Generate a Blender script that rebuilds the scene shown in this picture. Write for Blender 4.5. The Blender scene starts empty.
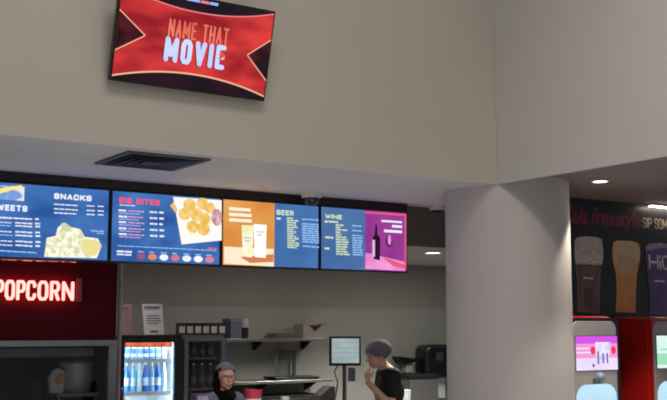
import bpy, bmesh, math, random
from mathutils import Vector, Matrix, noise
random.seed(7)
S = bpy.context.scene
COL = S.collection
PI = math.pi

# ------------------------------------------------------------------ camera
CAM = Vector((0, 0, 1.8))
YAW, PITCH, F = math.radians(33.7), math.radians(6.95), 1049.0
fh = Vector((math.sin(YAW), math.cos(YAW), 0)); RT = Vector((math.cos(YAW), -math.sin(YAW), 0))
FW = fh*math.cos(PITCH) + Vector((0, 0, math.sin(PITCH)))
UP = -fh*math.sin(PITCH) + Vector((0, 0, math.cos(PITCH)))
cd = bpy.data.cameras.new('camera'); cam = bpy.data.objects.new('camera', cd); COL.objects.link(cam)
cd.sensor_width = 36; cd.lens = 36*F/667; cd.clip_start = .05; cd.clip_end = 100
cam.matrix_world = Matrix.Translation(CAM) @ Matrix((RT, UP, -FW)).transposed().to_4x4()
S.camera = cam

def ray(px, py): return FW*F + RT*(px-333.5) + UP*(200-py)
def P(px, py, y):                       # the point of the wall plane y = const seen at a photo pixel
    d = ray(px, py); return CAM + d*(y/d.y)
def PZ(px, py, z):
    d = ray(px, py); return CAM + d*((z-1.8)/d.z)
def PX(px, py, x):
    d = ray(px, py); return CAM + d*(x/d.x)
def X(px, y, py=328): return P(px, py, y).x
def Z(px, py, y): return P(px, py, y).z

# ------------------------------------------------------------------ materials
def lin(c):
    return tuple(((v/255)/12.92 if v/255 <= .04045 else ((v/255+.055)/1.055)**2.4) for v in c)
MATS = {}
def mat(name, rgb, rough=.6, metal=0, var=.06, scale=8, bump=0, spec=.5, clear=0):
    if name in MATS: return MATS[name]
    m = bpy.data.materials.new(name); m.use_nodes = True; nt = m.node_tree; b = nt.nodes['Principled BSDF']
    b.inputs['Roughness'].default_value = rough; b.inputs['Metallic'].default_value = metal
    b.inputs['Specular IOR Level'].default_value = spec; b.inputs['Coat Weight'].default_value = clear
    c = lin(rgb)
    tc = nt.nodes.new('ShaderNodeTexCoord'); n = nt.nodes.new('ShaderNodeTexNoise'); r = nt.nodes.new('ShaderNodeValToRGB')
    n.inputs['Scale'].default_value = scale; n.inputs['Detail'].default_value = 4
    nt.links.new(tc.outputs['Object'], n.inputs['Vector']); nt.links.new(n.outputs['Fac'], r.inputs['Fac'])
    r.color_ramp.elements[0].position = .3; r.color_ramp.elements[1].position = .7
    r.color_ramp.elements[0].color = (*[v*(1-var) for v in c], 1); r.color_ramp.elements[1].color = (*[min(1, v*(1+var)) for v in c], 1)
    nt.links.new(r.outputs['Color'], b.inputs['Base Color'])
    if bump:
        bn = nt.nodes.new('ShaderNodeBump'); bn.inputs['Strength'].default_value = bump; bn.inputs['Distance'].default_value = .01
        n2 = nt.nodes.new('ShaderNodeTexNoise'); n2.inputs['Scale'].default_value = scale*12
        nt.links.new(tc.outputs['Object'], n2.inputs['Vector'])
        nt.links.new(n2.outputs['Fac'], bn.inputs['Height']); nt.links.new(bn.outputs['Normal'], b.inputs['Normal'])
    MATS[name] = m; return m
def emit(name, rgb, strength=1.0, rgb2=None, scale=3, stretch=(1, 1, 1), lo=.35, hi=.65):
    if name in MATS: return MATS[name]
    m = bpy.data.materials.new(name); m.use_nodes = True; nt = m.node_tree; nt.nodes.remove(nt.nodes['Principled BSDF'])
    e = nt.nodes.new('ShaderNodeEmission'); e.inputs['Strength'].default_value = strength; e.inputs['Color'].default_value = (*lin(rgb), 1)
    if rgb2:
        tc = nt.nodes.new('ShaderNodeTexCoord'); mp = nt.nodes.new('ShaderNodeMapping'); mp.inputs['Scale'].default_value = stretch
        n = nt.nodes.new('ShaderNodeTexNoise'); n.inputs['Scale'].default_value = scale; n.inputs['Detail'].default_value = 2
        r = nt.nodes.new('ShaderNodeValToRGB'); r.color_ramp.elements[0].position = lo; r.color_ramp.elements[1].position = hi
        r.color_ramp.elements[0].color = (*lin(rgb), 1); r.color_ramp.elements[1].color = (*lin(rgb2), 1)
        nt.links.new(tc.outputs['Object'], mp.inputs['Vector']); nt.links.new(mp.outputs['Vector'], n.inputs['Vector'])
        nt.links.new(n.outputs['Fac'], r.inputs['Fac']); nt.links.new(r.outputs['Color'], e.inputs['Color'])
    g = nt.nodes.new('ShaderNodeBsdfGlossy'); g.inputs['Roughness'].default_value = .25; g.inputs['Color'].default_value = (.03, .03, .03, 1)
    a = nt.nodes.new('ShaderNodeAddShader')
    nt.links.new(e.outputs[0], a.inputs[0]); nt.links.new(g.outputs[0], a.inputs[1])
    nt.links.new(a.outputs[0], nt.nodes['Material Output'].inputs['Surface'])
    MATS[name] = m; return m
def glass(name, tint=(1, 1, 1), refl=.08, rough=.03):
    if name in MATS: return MATS[name]
    m = bpy.data.materials.new(name); m.use_nodes = True; nt = m.node_tree; nt.nodes.remove(nt.nodes['Principled BSDF'])
    t = nt.nodes.new('ShaderNodeBsdfTransparent'); t.inputs['Color'].default_value = (*tint, 1)
    g = nt.nodes.new('ShaderNodeBsdfGlossy'); g.inputs['Roughness'].default_value = rough
    lw = nt.nodes.new('ShaderNodeFresnel'); lw.inputs['IOR'].default_value = 1.33
    mx = nt.nodes.new('ShaderNodeMixShader')
    nt.links.new(lw.outputs[0], mx.inputs[0]); nt.links.new(t.outputs[0], mx.inputs[1]); nt.links.new(g.outputs[0], mx.inputs[2])
    nt.links.new(mx.outputs[0], nt.nodes['Material Output'].inputs['Surface'])
    MATS[name] = m; return m

M_wall = mat('lobby wall paint', (207, 196, 179), .75, var=.015, scale=2, bump=.04)
M_wallr = mat('right wall paint', (204, 196, 188), .75, var=.015, scale=2, bump=.04)
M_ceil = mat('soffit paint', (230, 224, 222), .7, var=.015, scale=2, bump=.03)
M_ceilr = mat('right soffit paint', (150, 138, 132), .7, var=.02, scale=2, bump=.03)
M_col = mat('column paint', (205, 195, 187), .42, var=.015, scale=2, spec=.45)
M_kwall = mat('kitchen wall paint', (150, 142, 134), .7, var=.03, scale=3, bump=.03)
M_klit = mat('kitchen wall lit band', (158, 155, 147), .5, var=.03, scale=3)
M_dark = mat('dark header paint', (122, 116, 110), .6, var=.05)
M_black = mat('black plastic', (18, 18, 20), .35, var=.1)
M_blackm = mat('matte black', (22, 20, 21), .7, var=.1)
M_steel = mat('brushed steel', (165, 162, 160), .35, metal=.9, var=.06, scale=20)
M_steeld = mat('dull steel', (120, 115, 114), .5, metal=.6, var=.1, scale=20)
M_white = mat('white plastic', (225, 224, 220), .45, var=.02)
M_grey = mat('grey plastic', (120, 120, 124), .45, var=.04)
M_floor = mat('terrazzo floor', (172, 171, 172), .5, var=.2, scale=25)
M_tile = mat('quarry tile floor', (95, 70, 60), .6, var=.15, scale=12)
M_red = mat('red enamel', (184, 30, 26), .3, var=.04, clear=.3)
M_maroon = mat('maroon sign face', (92, 16, 28), .75, var=.06, spec=.15)
M_glass = glass('clear glass')
M_wood = mat('laminate', (92, 80, 72), .5, var=.1)

# ------------------------------------------------------------------ mesh helpers
def link(name, me, parent=None, loc=(0, 0, 0)):
    o = bpy.data.objects.new(name, me); COL.objects.link(o); o.location = loc
    if parent is not None: o.parent = parent
    return o
def obj(name, bm, m, parent=None, loc=(0, 0, 0), smooth=False, bevel=0, seg=2):
    bmesh.ops.recalc_face_normals(bm, faces=bm.faces)
    me = bpy.data.meshes.new(name); bm.to_mesh(me); bm.free()
    for k in (m if isinstance(m, (list, tuple)) else [m]): me.materials.append(k)
    if smooth:
        me.polygons.foreach_set('use_smooth', [True]*len(me.polygons))
    o = link(name, me, parent, loc)
    if bevel:
        b = o.modifiers.new('bevel', 'BEVEL'); b.width = bevel; b.segments = seg; b.limit_method = 'ANGLE'; b.angle_limit = math.radians(40)
    if smooth:
        try: me.set_sharp_from_angle(angle=math.radians(45))
        except Exception: pass
    return o
def tag(o, label, cat, group=None, kind=None):
    o['label'] = label; o['category'] = cat
    if group: o['group'] = group
    if kind: o['kind'] = kind
    return o
def thing(name, loc, label, cat, group=None, rz=0):
    o = bpy.data.objects.new(name, None); COL.objects.link(o); o.location = loc; o.rotation_euler.z = rz
    o.empty_display_size = .1
    return tag(o, label, cat, group)
def struct(o): o['kind'] = 'structure'; return o
def box(bm, x0, x1, y0, y1, z0, z1, mi=0):
    vs = [bm.verts.new((x, y, z)) for x in (x0, x1) for y in (y0, y1) for z in (z0, z1)]
    for f in ((0, 1, 3, 2), (4, 6, 7, 5), (0, 4, 5, 1), (2, 3, 7, 6), (0, 2, 6, 4), (1, 5, 7, 3)):
        bm.faces.new([vs[i] for i in f]).material_index = mi
    return bm
def bx(*a): return box(bmesh.new(), *a)
def lathe(bm, prof, n=32, c=(0, 0, 0), mi=0, cap=True):
    rings = []
    for r, z in prof:
        rings.append([bm.verts.new((c[0]+r*math.cos(2*PI*k/n), c[1]+r*math.sin(2*PI*k/n), c[2]+z)) for k in range(n)])
    for a, b in zip(rings, rings[1:]):
        for k in range(n):
            bm.faces.new((a[k], a[(k+1) % n], b[(k+1) % n], b[k])).material_index = mi
    if cap:
        bm.faces.new(rings[0][::-1]).material_index = mi; bm.faces.new(rings[-1]).material_index = mi
    return bm
def tube(bm, pts, r, n=10, mi=0):
    pts = [Vector(p) for p in pts]; rings = []
    for i, p in enumerate(pts):
        t = (pts[min(i+1, len(pts)-1)] - pts[max(i-1, 0)]).normalized()
        a = t.orthogonal().normalized() if i == 0 else (rings_a - t*rings_a.dot(t)).normalized()
        rings_a = a; b = t.cross(a); rr = r[i] if isinstance(r, (list, tuple)) else r
        rings.append([bm.verts.new(p + (a*math.cos(2*PI*k/n) + b*math.sin(2*PI*k/n))*rr) for k in range(n)])
    for a, b in zip(rings, rings[1:]):
        for k in range(n): bm.faces.new((a[k], a[(k+1) % n], b[(k+1) % n], b[k])).material_index = mi
    bm.faces.new(rings[0][::-1]).material_index = mi; bm.faces.new(rings[-1]).material_index = mi
    return bm
def prism(bm, pts, y0, y1, mi=0):               # outline in x,z pulled from y0 to y1
    a = [bm.verts.new((x, y0, z)) for x, z in pts]; b = [bm.verts.new((x, y1, z)) for x, z in pts]
    bm.faces.new(a).material_index = mi; bm.faces.new(b[::-1]).material_index = mi
    n = len(pts)
    for k in range(n): bm.faces.new((a[k], b[k], b[(k+1) % n], a[(k+1) % n])).material_index = mi
    return bm
def rrect(x0, x1, z0, z1, r, n=6, corners='abcd'):
    pts = []
    for cx, cz, a0, k in ((x1-r, z1-r, 0, 'a'), (x0+r, z1-r, 90, 'b'), (x0+r, z0+r, 180, 'c'), (x1-r, z0+r, 270, 'd')):
        if k in corners:
            for i in range(n+1):
                a = math.radians(a0+90*i/n); pts.append((cx+r*math.cos(a), cz+r*math.sin(a)))
        else:
            a = math.radians(a0+45); pts.append((cx+r*math.copysign(1, math.cos(a)), cz+r*math.copysign(1, math.sin(a))))
    return pts
def text_mesh(s, bold=0.0, space=1.0):
    cu = bpy.data.curves.new('t', 'FONT'); cu.body = s; cu.offset = bold; cu.resolution_u = 3; cu.space_character = space
    o = bpy.data.objects.new('t', cu); COL.objects.link(o)
    me = bpy.data.meshes.new_from_object(o.evaluated_get(bpy.context.evaluated_depsgraph_get()))
    V = [v.co.copy() for v in me.vertices]; Fc = [list(p.vertices) for p in me.polygons]
    bpy.data.objects.remove(o); bpy.data.curves.remove(cu); bpy.data.meshes.remove(me)
    x0 = min(v.x for v in V); x1 = max(v.x for v in V); y0 = min(v.y for v in V); y1 = max(v.y for v in V)
    return [((v.x-x0)/(x1-x0), (v.y-y0)/(y1-y0)) for v in V], Fc

_O = [(.25, 0), (.75, 0), (1, .18), (1, .82), (.75, 1), (.25, 1), (0, .82), (0, .18), (.25, 0)]
_C = [(1, .74), (1, .84), (.78, 1), (.22, 1), (0, .84), (0, .16), (.22, 0), (.78, 0), (1, .16), (1, .26)]
GLYPH = {'A': (1, [[(0, 0), (.5, 1), (1, 0)], [(.2, .32), (.8, .32)]]), 'B': (1, [[(0, 0), (0, 1), (.75, 1), (.97, .86), (.97, .66), (.75, .53), (0, .53)], [(.75, .53), (1, .38), (1, .15), (.78, 0), (0, 0)]]),
         'C': (1, [_C]), 'E': (.85, [[(1, 0), (0, 0), (0, 1), (1, 1)], [(0, .52), (.85, .52)]]), 'G': (1, [_C + [(1, .45), (.55, .45)]]), 'H': (1, [[(0, 0), (0, 1)], [(1, 0), (1, 1)], [(0, .5), (1, .5)]]),
         'I': (.0, [[(0, 0), (0, 1)]]), 'i': (.0, [[(0, 0), (0, .62)], [(0, .92), (0, 1)]]), 'K': (1, [[(0, 0), (0, 1)], [(1, 1), (0, .42)], [(.3, .6), (1, 0)]]), 'M': (1.35, [[(0, 0), (0, 1), (.5, .25), (1, 1), (1, 0)]]), 'N': (1.05, [[(0, 0), (0, 1), (1, 0), (1, 1)]]),
         'O': (1, [_O]), 'P': (1, [[(0, 0), (0, 1), (.75, 1), (1, .86), (1, .58), (.75, .44), (0, .44)]]), 'R': (1, [[(0, 0), (0, 1), (.75, 1), (1, .86), (1, .62), (.75, .48), (0, .48)], [(.55, .48), (1, 0)]]),
         'S': (1, [[(1, .78), (1, .85), (.78, 1), (.22, 1), (0, .85), (0, .66), (.2, .54), (.8, .46), (1, .34), (1, .15), (.78, 0), (.22, 0), (0, .15), (0, .22)]]), 'T': (1, [[(0, 1), (1, 1)], [(.5, 0), (.5, 1)]]),
         'V': (1.05, [[(0, 1), (.5, 0), (1, 1)]]), 'W': (1.4, [[(0, 1), (.25, 0), (.5, .8), (.75, 0), (1, 1)]]), ' ': (.35, [])}
def strokes(txt, u0, v0, u1, v1, t, gap=.55):
    """block lettering: polygons of a word fitted to a box, stroke width t"""
    g = t*gap; n = len(txt); tot = sum(GLYPH[c][0] for c in txt); k = ((u1-u0) - n*t - (n-1)*g)/tot
    x = u0+t/2; out = []
    for c in txt:
        w, pls = GLYPH[c]
        for pl in pls:
            q = [Vector((x + k*w*a, v0+t/2+(v1-v0-t)*b)) for a, b in pl]
            for p1, p2 in zip(q, q[1:]):
                d = (p2-p1).normalized(); nn = Vector((-d.y, d.x))*t/2; out.append([p1+nn, p1-nn, p2-nn, p2+nn])
            for p in q: out.append([p+Vector((math.cos(2*PI*j/10), math.sin(2*PI*j/10)))*t/2 for j in range(10)])
        x += k*w+t+g
    return out
class Canvas:
    """flat printed or lit artwork: layered polygons on a plane (origin, u, v); one mesh with many materials"""
    def __init__(s, origin, u, v):
        s.o, s.u, s.v = Vector(origin), Vector(u).normalized(), Vector(v).normalized()
        s.n = s.u.cross(s.v).normalized(); s.bm = bmesh.new(); s.ms = []; s.lift = 0
    def uv(s, px, py):
        d = ray(px, py); t = (s.o-CAM).dot(s.n)/d.dot(s.n); q = CAM+d*t-s.o
        return (q.dot(s.u), q.dot(s.v))
    def mi(s, m):
        if m not in s.ms: s.ms.append(m)
        return s.ms.index(m)
    def pt(s, u, v): return s.bm.verts.new(s.o + s.u*u + s.v*v + s.n*s.lift)
    def poly(s, uvs, m, up=True):
        if up: s.lift += .0004
        f = s.bm.faces.new([s.pt(*q) for q in uvs]); f.material_index = s.mi(m)
    def ppoly(s, pxs, m): s.poly([s.uv(*p) for p in pxs], m)
    def rect(s, x0, y0, x1, y1, m, up=True):
        a = s.uv(x0, y0); b = s.uv(x1, y1); s.poly([(a[0], b[1]), (b[0], b[1]), (b[0], a[1]), (a[0], a[1])], m, up)
    def strip(s, top, bot, m):
        s.lift += .0004; a = [s.pt(*q) for q in top]; b = [s.pt(*q) for q in bot]; k = s.mi(m)
        for i in range(len(a)-1): s.bm.faces.new((b[i], b[i+1], a[i+1], a[i])).material_index = k
    def line(s, p, q, w, m):
        p, q = Vector(p), Vector(q); d = (q-p).normalized(); n = Vector((-d.y, d.x))*w/2
        s.poly([p+n, p-n, q-n, q+n], m)
    def disc(s, cx, cy, rx, ry, m, n=20, wob=0):
        c = s.uv(cx, cy); e = s.uv(cx+rx, cy); t = s.uv(cx, cy-ry)
        a, b = abs(e[0]-c[0]), abs(t[1]-c[1])
        s.poly([(c[0]+a*(1+wob*math.sin(3*k+cx))*math.cos(2*PI*k/n), c[1]+b*(1+wob*math.sin(3*k+cx))*math.sin(2*PI*k/n)) for k in range(n)], m)
    def text(s, txt, x0, y0, x1, y1, m, bold=.02, space=1):
        a = s.uv(x0, y0); b = s.uv(x1, y1)
        s.textuv(txt, a[0], b[1], b[0], a[1], m, bold, space)
    def textuv(s, txt, u0, v0, u1, v1, m, bold=.02, space=1, shear=0, taper=0):
        V, Fc = text_mesh(txt, bold, space); s.lift += .0004; k = s.mi(m)
        vs = [s.pt(u0+(u1-u0)*x+shear*(y-.5)*(v1-v0), v0+(v1-v0)*y) for x, y in V]
        for f in Fc:
            try: s.bm.faces.new([vs[i] for i in f]).material_index = k
            except ValueError: pass
    def block(s, txt, u0, v0, u1, v1, m, t, shear=0):
        s.lift += .0004; k = s.mi(m)
        for p in strokes(txt, u0, v0, u1, v1, t): s.bm.faces.new([s.pt(q[0]+shear*(q[1]-v0), q[1]) for q in p]).material_index = k
    def pblock(s, txt, x0, y0, x1, y1, m, t):
        a = s.uv(x0, y0); b = s.uv(x1, y1); s.block(txt, a[0], b[1], b[0], a[1], m, t)
    def build(s, name, parent=None):
        me = bpy.data.meshes.new(name); 
        if parent is not None and parent.type == 'EMPTY':
            bmesh.ops.transform(s.bm, matrix=Matrix.Translation(-parent.location), verts=s.bm.verts)
        s.bm.to_mesh(me); s.bm.free()
        for m in s.ms: me.materials.append(m)
        return link(name, me, parent)
def loc(bm, t):                                     # world-built bmesh into the local space of a thing
    bmesh.ops.transform(bm, matrix=Matrix.Translation(-t.location), verts=bm.verts); return bm
def part(name, bm, m, t, **k): return obj(name, loc(bm, t), m, t, **k)
def sub(name, bm, m, t, p, **k): return obj(name, loc(bm, t), m, p, **k)   # parts carry no offset of their own

# ------------------------------------------------------------------ the setting
YB, YM, YK, YR = 6.16, 7.60, 10.16, 6.82            # bulkhead, menu plane, kitchen wall, mural wall
corner = P(497, 184.3, YB); XC, ZC = corner.x, corner.z
ZR = ZC + .07
struct(obj('wall_left', bx(-4, XC+.15, YB, YB+.2, ZC+.003, 6.4), M_wall))
struct(obj('wall_right', bx(XC, XC+.03, -6, YB-.002, ZC+.001, 6.4), M_wallr))
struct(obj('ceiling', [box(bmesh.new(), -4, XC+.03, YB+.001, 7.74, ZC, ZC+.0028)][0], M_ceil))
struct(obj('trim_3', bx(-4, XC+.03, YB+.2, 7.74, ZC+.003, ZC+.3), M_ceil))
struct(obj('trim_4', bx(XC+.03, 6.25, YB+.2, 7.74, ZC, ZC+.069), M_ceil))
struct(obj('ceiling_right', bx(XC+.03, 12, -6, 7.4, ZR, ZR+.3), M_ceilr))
ZL = Z(425, 247, 7.80)                              # lower kitchen ceiling
struct(obj('trim_1', bx(-1, 9.4, 7.76, 7.80, ZL, ZC+.3), M_dark))
struct(obj('ceiling_kitchen', bx(-1, 9.4, 7.80, YK, ZL, ZL+.2), mat('kitchen ceiling', (188, 184, 178), .7, var=.02)))
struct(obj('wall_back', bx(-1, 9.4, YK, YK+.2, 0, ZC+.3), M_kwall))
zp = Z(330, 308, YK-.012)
struct(obj('wall_back_lit_band', bx(-1, 9.4, YK-.012, YK, 0, zp), M_klit))  # paler lower band: the light cutoff on the kitchen wall, put into colour
struct(obj('wall_side', bx(6.35, 12, YR+.002, YR+.2, 0, ZR), mat('side wall paint', (60, 54, 52), .6, var=.05)))
struct(obj('floor', bx(-4, 12, -6, YK+.2, -.1, 0), M_floor))
cang = math.radians(33.7 + (math.degrees(math.atan((446.5-333.5)/1057)) + math.degrees(math.atan((573-333.5)/1057)))/2)
chalf = (math.atan((573-333.5)/1057) - math.atan((446.5-333.5)/1057))/2
cdist = 8.355/(1-math.sin(chalf)) + .02
CC = Vector((math.sin(cang)*cdist, math.cos(cang)*cdist, 0)); CR = cdist*math.sin(chalf)
bm = bmesh.new(); lathe(bm, [(CR, 0), (CR, ZR+.1)], 96)
o = struct(obj('column', bm, M_col, loc=CC, smooth=True))

# ------------------------------------------------------------------ ceiling fittings
vc = PZ(152, 160.5, ZC)
t = thing('ceiling_vent', vc, 'dark square stepped air diffuser in the grey soffit above the menu screens', 'vent')
M_vent = mat('vent metal', (40, 39, 41), .5, var=.1); M_vhole = mat('vent inside', (10, 10, 11), .8)
def ring(bm, a0, z0, a1, z1):
    A = [bm.verts.new((sx*a0, sy*a0, z0)) for sx, sy in ((-1, -1), (1, -1), (1, 1), (-1, 1))]
    B = [bm.verts.new((sx*a1, sy*a1, z1)) for sx, sy in ((-1, -1), (1, -1), (1, 1), (-1, 1))]
    for k in range(4): bm.faces.new((A[k], A[(k+1) % 4], B[(k+1) % 4], B[k]))
b = bmesh.new(); ring(b, 0.298, -.001, 0.298, -.014); ring(b, 0.298, -.014, .265, -.016); ring(b, .265, -.016, .255, -.002)
obj('frame', b, mat('vent frame', (92, 88, 88), .6, var=.05), t)
for i, (a, b_) in enumerate(((.25, .205), (.19, .145), (.13, .085))):
    b = bmesh.new(); ring(b, a, -.022, b_, -.004); ring(b, a, -.022, a-.012, -.022); ring(b, a-.012, -.022, b_-.01, -.004)
    obj('louver', b, M_vent, t)
b = bx(-.07, .07, -.07, .07, -.024, -.016); obj('centre_plate', b, M_vent, t)
b = bx(-.255, .255, -.255, .255, -.003, -.0005); obj('throat', b, M_vhole, t)

def dome(px, py, label, r=.088):
    c = PZ(px, py, ZC); t = thing('ceiling_camera', c, label, 'security camera')
    b = bmesh.new(); lathe(b, [(r, .002), (r, -.02), (r*.93, -.035), (r*.8, -.04)], 32); obj('housing', b, M_white, t, smooth=True)
    b = bmesh.new(); lathe(b, [(r*.78, -.036)] + [(r*.78*math.cos(a), -.04-r*.8*math.sin(a)) for a in [PI/2*k/10 for k in range(1, 10)]] + [(.003, -.04-r*.8)], 32)
    obj('dome', b, mat('smoked dome', (34, 30, 32), .12, var=.02, spec=.8), t, smooth=True)
dome(311.5, 193.5, 'white dome camera with dark bubble on the soffit above the third menu screen')
c = PZ(437, 205.8, ZC)
t = thing('ceiling_sensor', c, 'small white sensor on the soffit just left of the round column', 'sensor')
b = bmesh.new(); lathe(b, [(.075, .002), (.075, -.03), (.06, -.045)], 28); obj('housing', b, M_white, t, smooth=True)
b = bmesh.new(); lathe(b, [(.056, -.044), (.056, -.06), (.03, -.072)], 28); obj('lens', b, M_blackm, t, smooth=True)

def downlight(p, r, label, power, spot, blend, col, strength, tilt=None):
    t = thing('downlight', p, label, 'ceiling light')
    b = bmesh.new(); n = 32
    lathe(b, [(r*1.25, .001), (r*1.25, -.006), (r, -.008), (r, .0)], n, cap=False); obj('trim_ring', b, M_white, t, smooth=True)
    b = bmesh.new(); lathe(b, [(r*.98, -.001), (r*.98, -.003)], n); obj('lamp', b, emit('downlight lamp', (255, 244, 230), strength), t)
    l = bpy.data.lights.new('downlight_lamp', 'SPOT'); l.energy = power; l.spot_size = spot; l.spot_blend = blend; l.color = col; l.shadow_soft_size = .04
    lo = bpy.data.objects.new('downlight_lamp', l); COL.objects.link(lo); lo.location = (p[0], p[1], p[2]-.02)
pd = PZ(600, 181, ZR)
downlight(pd, .06, 'small round downlight glowing in the right-hand soffit beside the column', 75, math.radians(80), .35, (1, .93, .82), 6)
downlight((6.65, 4.7, ZR), .06, 'added unseen downlight in the right-hand soffit, put there to light the column', 85, math.radians(108), .35, (1, .93, .82), 6)  # unseen fitting, added to light the right front of the column
pk = PZ(433, 252.5, ZL)
downlight(pk, .075, 'small round downlight glowing in the low kitchen ceiling right of the pink menu screen', 230, math.radians(130), .6, (.97, 1, .92), 6)

# light strip over the mural
a = PZ(640, 205.5, ZR); 
t = thing('ceiling_strip_light', (a.x, YR-.075, ZR), 'thin glowing light strip along the ceiling above the drinks mural', 'light')
obj('housing', bx(-.05, 2.6, -.03, .03, -.02, 0), M_grey, t)
obj('diffuser', bx(-.045, 2.595, -.024, .024, -.028, -.02), emit('strip diffuser', (255, 242, 225), 15), t)

# ------------------------------------------------------------------ wall television
BL = P(109.5, 78.3, YB-.07); BR = P(264.5, 103.2, YB-.07); zb = (BL.z+BR.z)/2
TR = PX(276, 11.5, BR.x)
BR = Vector((BR.x, YB-.07, zb)); BL = Vector((BL.x, YB-.07, zb))
vdir = (TR-BR); TH = vdir.length; vdir.normalize(); TW = (BR-BL).length
nrm = Vector((1, 0, 0)).cross(vdir)
t = thing('wall_television', BL, 'large tilted television on the upper wall showing a red name that movie screen', 'television')
Mt = Matrix((Vector((1, 0, 0)), vdir, nrm)).transposed().to_4x4(); Mt.translation = BL
def tvbox(u0, u1, v0, v1, n0, n1):
    b = bmesh.new(); box(b, u0, u1, v0, v1, n0, n1); b.transform(Mt); return b
part('casing', tvbox(0, TW, 0, TH, -.045, 0), M_black, t, bevel=.006)
part('back_housing', tvbox(TW*.2, TW*.8, TH*.12, TH*.7, -.085, -.045), M_black, t, bevel=.01)
part('wall_bracket', bx(BL.x+TW*.32, BL.x+TW*.68, YB-.07, YB, zb+.12, zb+.36), M_blackm, t)
for k in (.36, .64):
    bm_ = bmesh.new(); tube(bm_, [(BL.x+TW*k, YB-.01, zb+.34), BL+Vector((TW*k, 0, 0))+vdir*TH*.66-nrm*.06], .012)
    part('tilt_arm', bm_, M_blackm, t)
c = Canvas(BL+nrm*.001, (1, 0, 0), vdir); W, H = TW, TH; e = .012
tvred = emit('tv red', (150, 22, 34), 1, (222, 60, 58), 2.2, (1, .35, 2.6), .35, .62)
tvred.node_tree.nodes['Mapping'].inputs['Rotation'].default_value = (0, .6, 0)
tvblk = emit('tv black', (14, 12, 22), 1, (40, 14, 26), 4); tvgold = emit('tv gold', (240, 186, 150), 1); tvpk = emit('tv pink line', (238, 130, 140), 1)
c.poly([(e, e), (W-e, e), (W-e, H-e), (e, H-e)], tvred)
N = 24; us = [e+(W-2*e)*i/N for i in range(N+1)]
top = lambda u: H-.085*(1-((u-W/2)/(W/2))**2)-.012 + .0
bot = lambda u: .024+.082*(1-((u-W*.5)/(W*.5))**2)
c.strip([(u, H-e) for u in us], [(u, min(H-e-.001, top(u))) for u in us], tvblk)
c.strip([(u, bot(u)) for u in us], [(u, e) for u in us], tvblk)
c.strip([(u, top(u)) for u in us], [(u, top(u)-.008) for u in us], tvpk)
c.strip([(u, bot(u)+.011) for u in us], [(u, bot(u)) for u in us], tvgold)
tvdk = emit('tv dark panel', (30, 10, 20), 1, (110, 18, 30), 5)
L = [c.uv(117, 9), c.uv(145, 35.5), c.uv(113, 49.5)]
c.poly([(e, L[0][1]), L[1], (e, L[2][1])], tvdk); c.line((e, L[0][1]), L[1], .007, tvgold); c.line((e, L[2][1]), L[1], .007, tvgold)
Rr = c.uv(247, 55)
c.poly([(W-e, H*.68), (W-e, H*.23), Rr], tvdk); c.line((W-e, H*.68), Rr, .007, tvgold); c.line((W-e, H*.23), Rr, .007, tvgold)
a = c.uv(167.5, 33); b = c.uv(229, 33); a2 = c.uv(163, 57.5)
salm = emit('tv salmon letters', (240, 128, 104), 1, (225, 84, 74), 4); ice = emit('tv ice letters', (206, 220, 255), 1.05, (176, 196, 250), 5)
vb = c.uv(198, 42.5)[1]; vtop = c.uv(198, 24.5)[1]; vb2 = c.uv(195, 66)[1]; vt2 = c.uv(198, 41)[1]
sh = emit('tv letter shade', (120, 14, 28), 1)
c.block('NAME THAT', a[0]-.005, vb+.004, b[0]-.005, vtop+.004, sh, .0145)
c.block('NAME THAT', a[0], vb+.008, b[0], vtop+.008, salm, .0145)
c.block('MOVIE', a2[0]-.007, vb2-.005, b[0]-.014, vt2-.006, sh, .033)
c.block('MOVIE', a2[0], vb2, b[0]-.007, vt2-.001, ice, .033)
k = c.uv(221.5, 55.5); c.poly([(k[0]-.018, k[1]+.032), (k[0]-.018, k[1]-.032), (k[0]+.03, k[1])], emit('tv play', (235, 84, 70), 1))
for x0, x1, m in ((186, 199, emit('tv blue mark', (150, 184, 255), 1)), (200, 208, tvpk), (209, 217, emit('tv blue mark', (150, 184, 255), 1))):
    q = c.uv(x0, 2+(x0-186)*.2); q2 = c.uv(x1, 6+(x0-186)*.2)
    vm = H-.028; c.poly([(q[0], vm-.01), (q2[0], vm-.01), (q2[0], vm+.008), (q[0], vm+.008)], m)
c.build('screen_image', t)

# ------------------------------------------------------------------ menu screens
xe = [X(110, YM, 220), X(222, YM, 228), X(320, YM, 235), X(407.3, YM, 240)]
pw = (xe[3]-xe[0])/3; xs = [xe[3]-pw*(4-i) for i in range(5)]
zt = (Z(110, 187.5, YM)+Z(320, 206.3, YM))/2; zbt = (Z(110, 261.8, YM)+Z(320, 270.6, YM))/2
tt = thing('mounting_rail', ((xs[0]+xs[4])/2, YM+.06, zt), 'dark rail between the soffit and the row of menu screens', 'rail')
part('rail', bx(xs[0]-.3, xs[4]+.01, YM+.01, YM+.1, zt+.004, ZC-.002), mat('rail paint', (40, 28, 26), .5), tt)
wht = emit('menu white', (232, 240, 255), 1.0); lblue = emit('menu pale blue', (150, 196, 246), 1); cream = emit('menu cream', (214, 228, 190), 1)
pinkt = emit('menu pink', (244, 92, 120), 1); lpink = emit('menu pale pink', (214, 170, 214), 1)
blue1 = emit('menu blue', (38, 84, 156), 1, (72, 122, 192), 2.5, (1, 1, 1.6), .35, .65)
blue2 = emit('menu blue dusk', (56, 100, 160), 1, (76, 120, 182), 2)
blue3 = emit('menu slate blue', (66, 104, 158), 1, (84, 124, 174), 2)
labels = ['leftmost menu screen, blue, headed sweets and snacks with a pale tub of popcorn',
          'blue menu screen headed big bites with golden food on white paper',
          'menu screen with an orange left half showing two tall cups',
          'rightmost menu screen with a magenta half showing a dark bottle']
screens = []; canv = []
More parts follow.
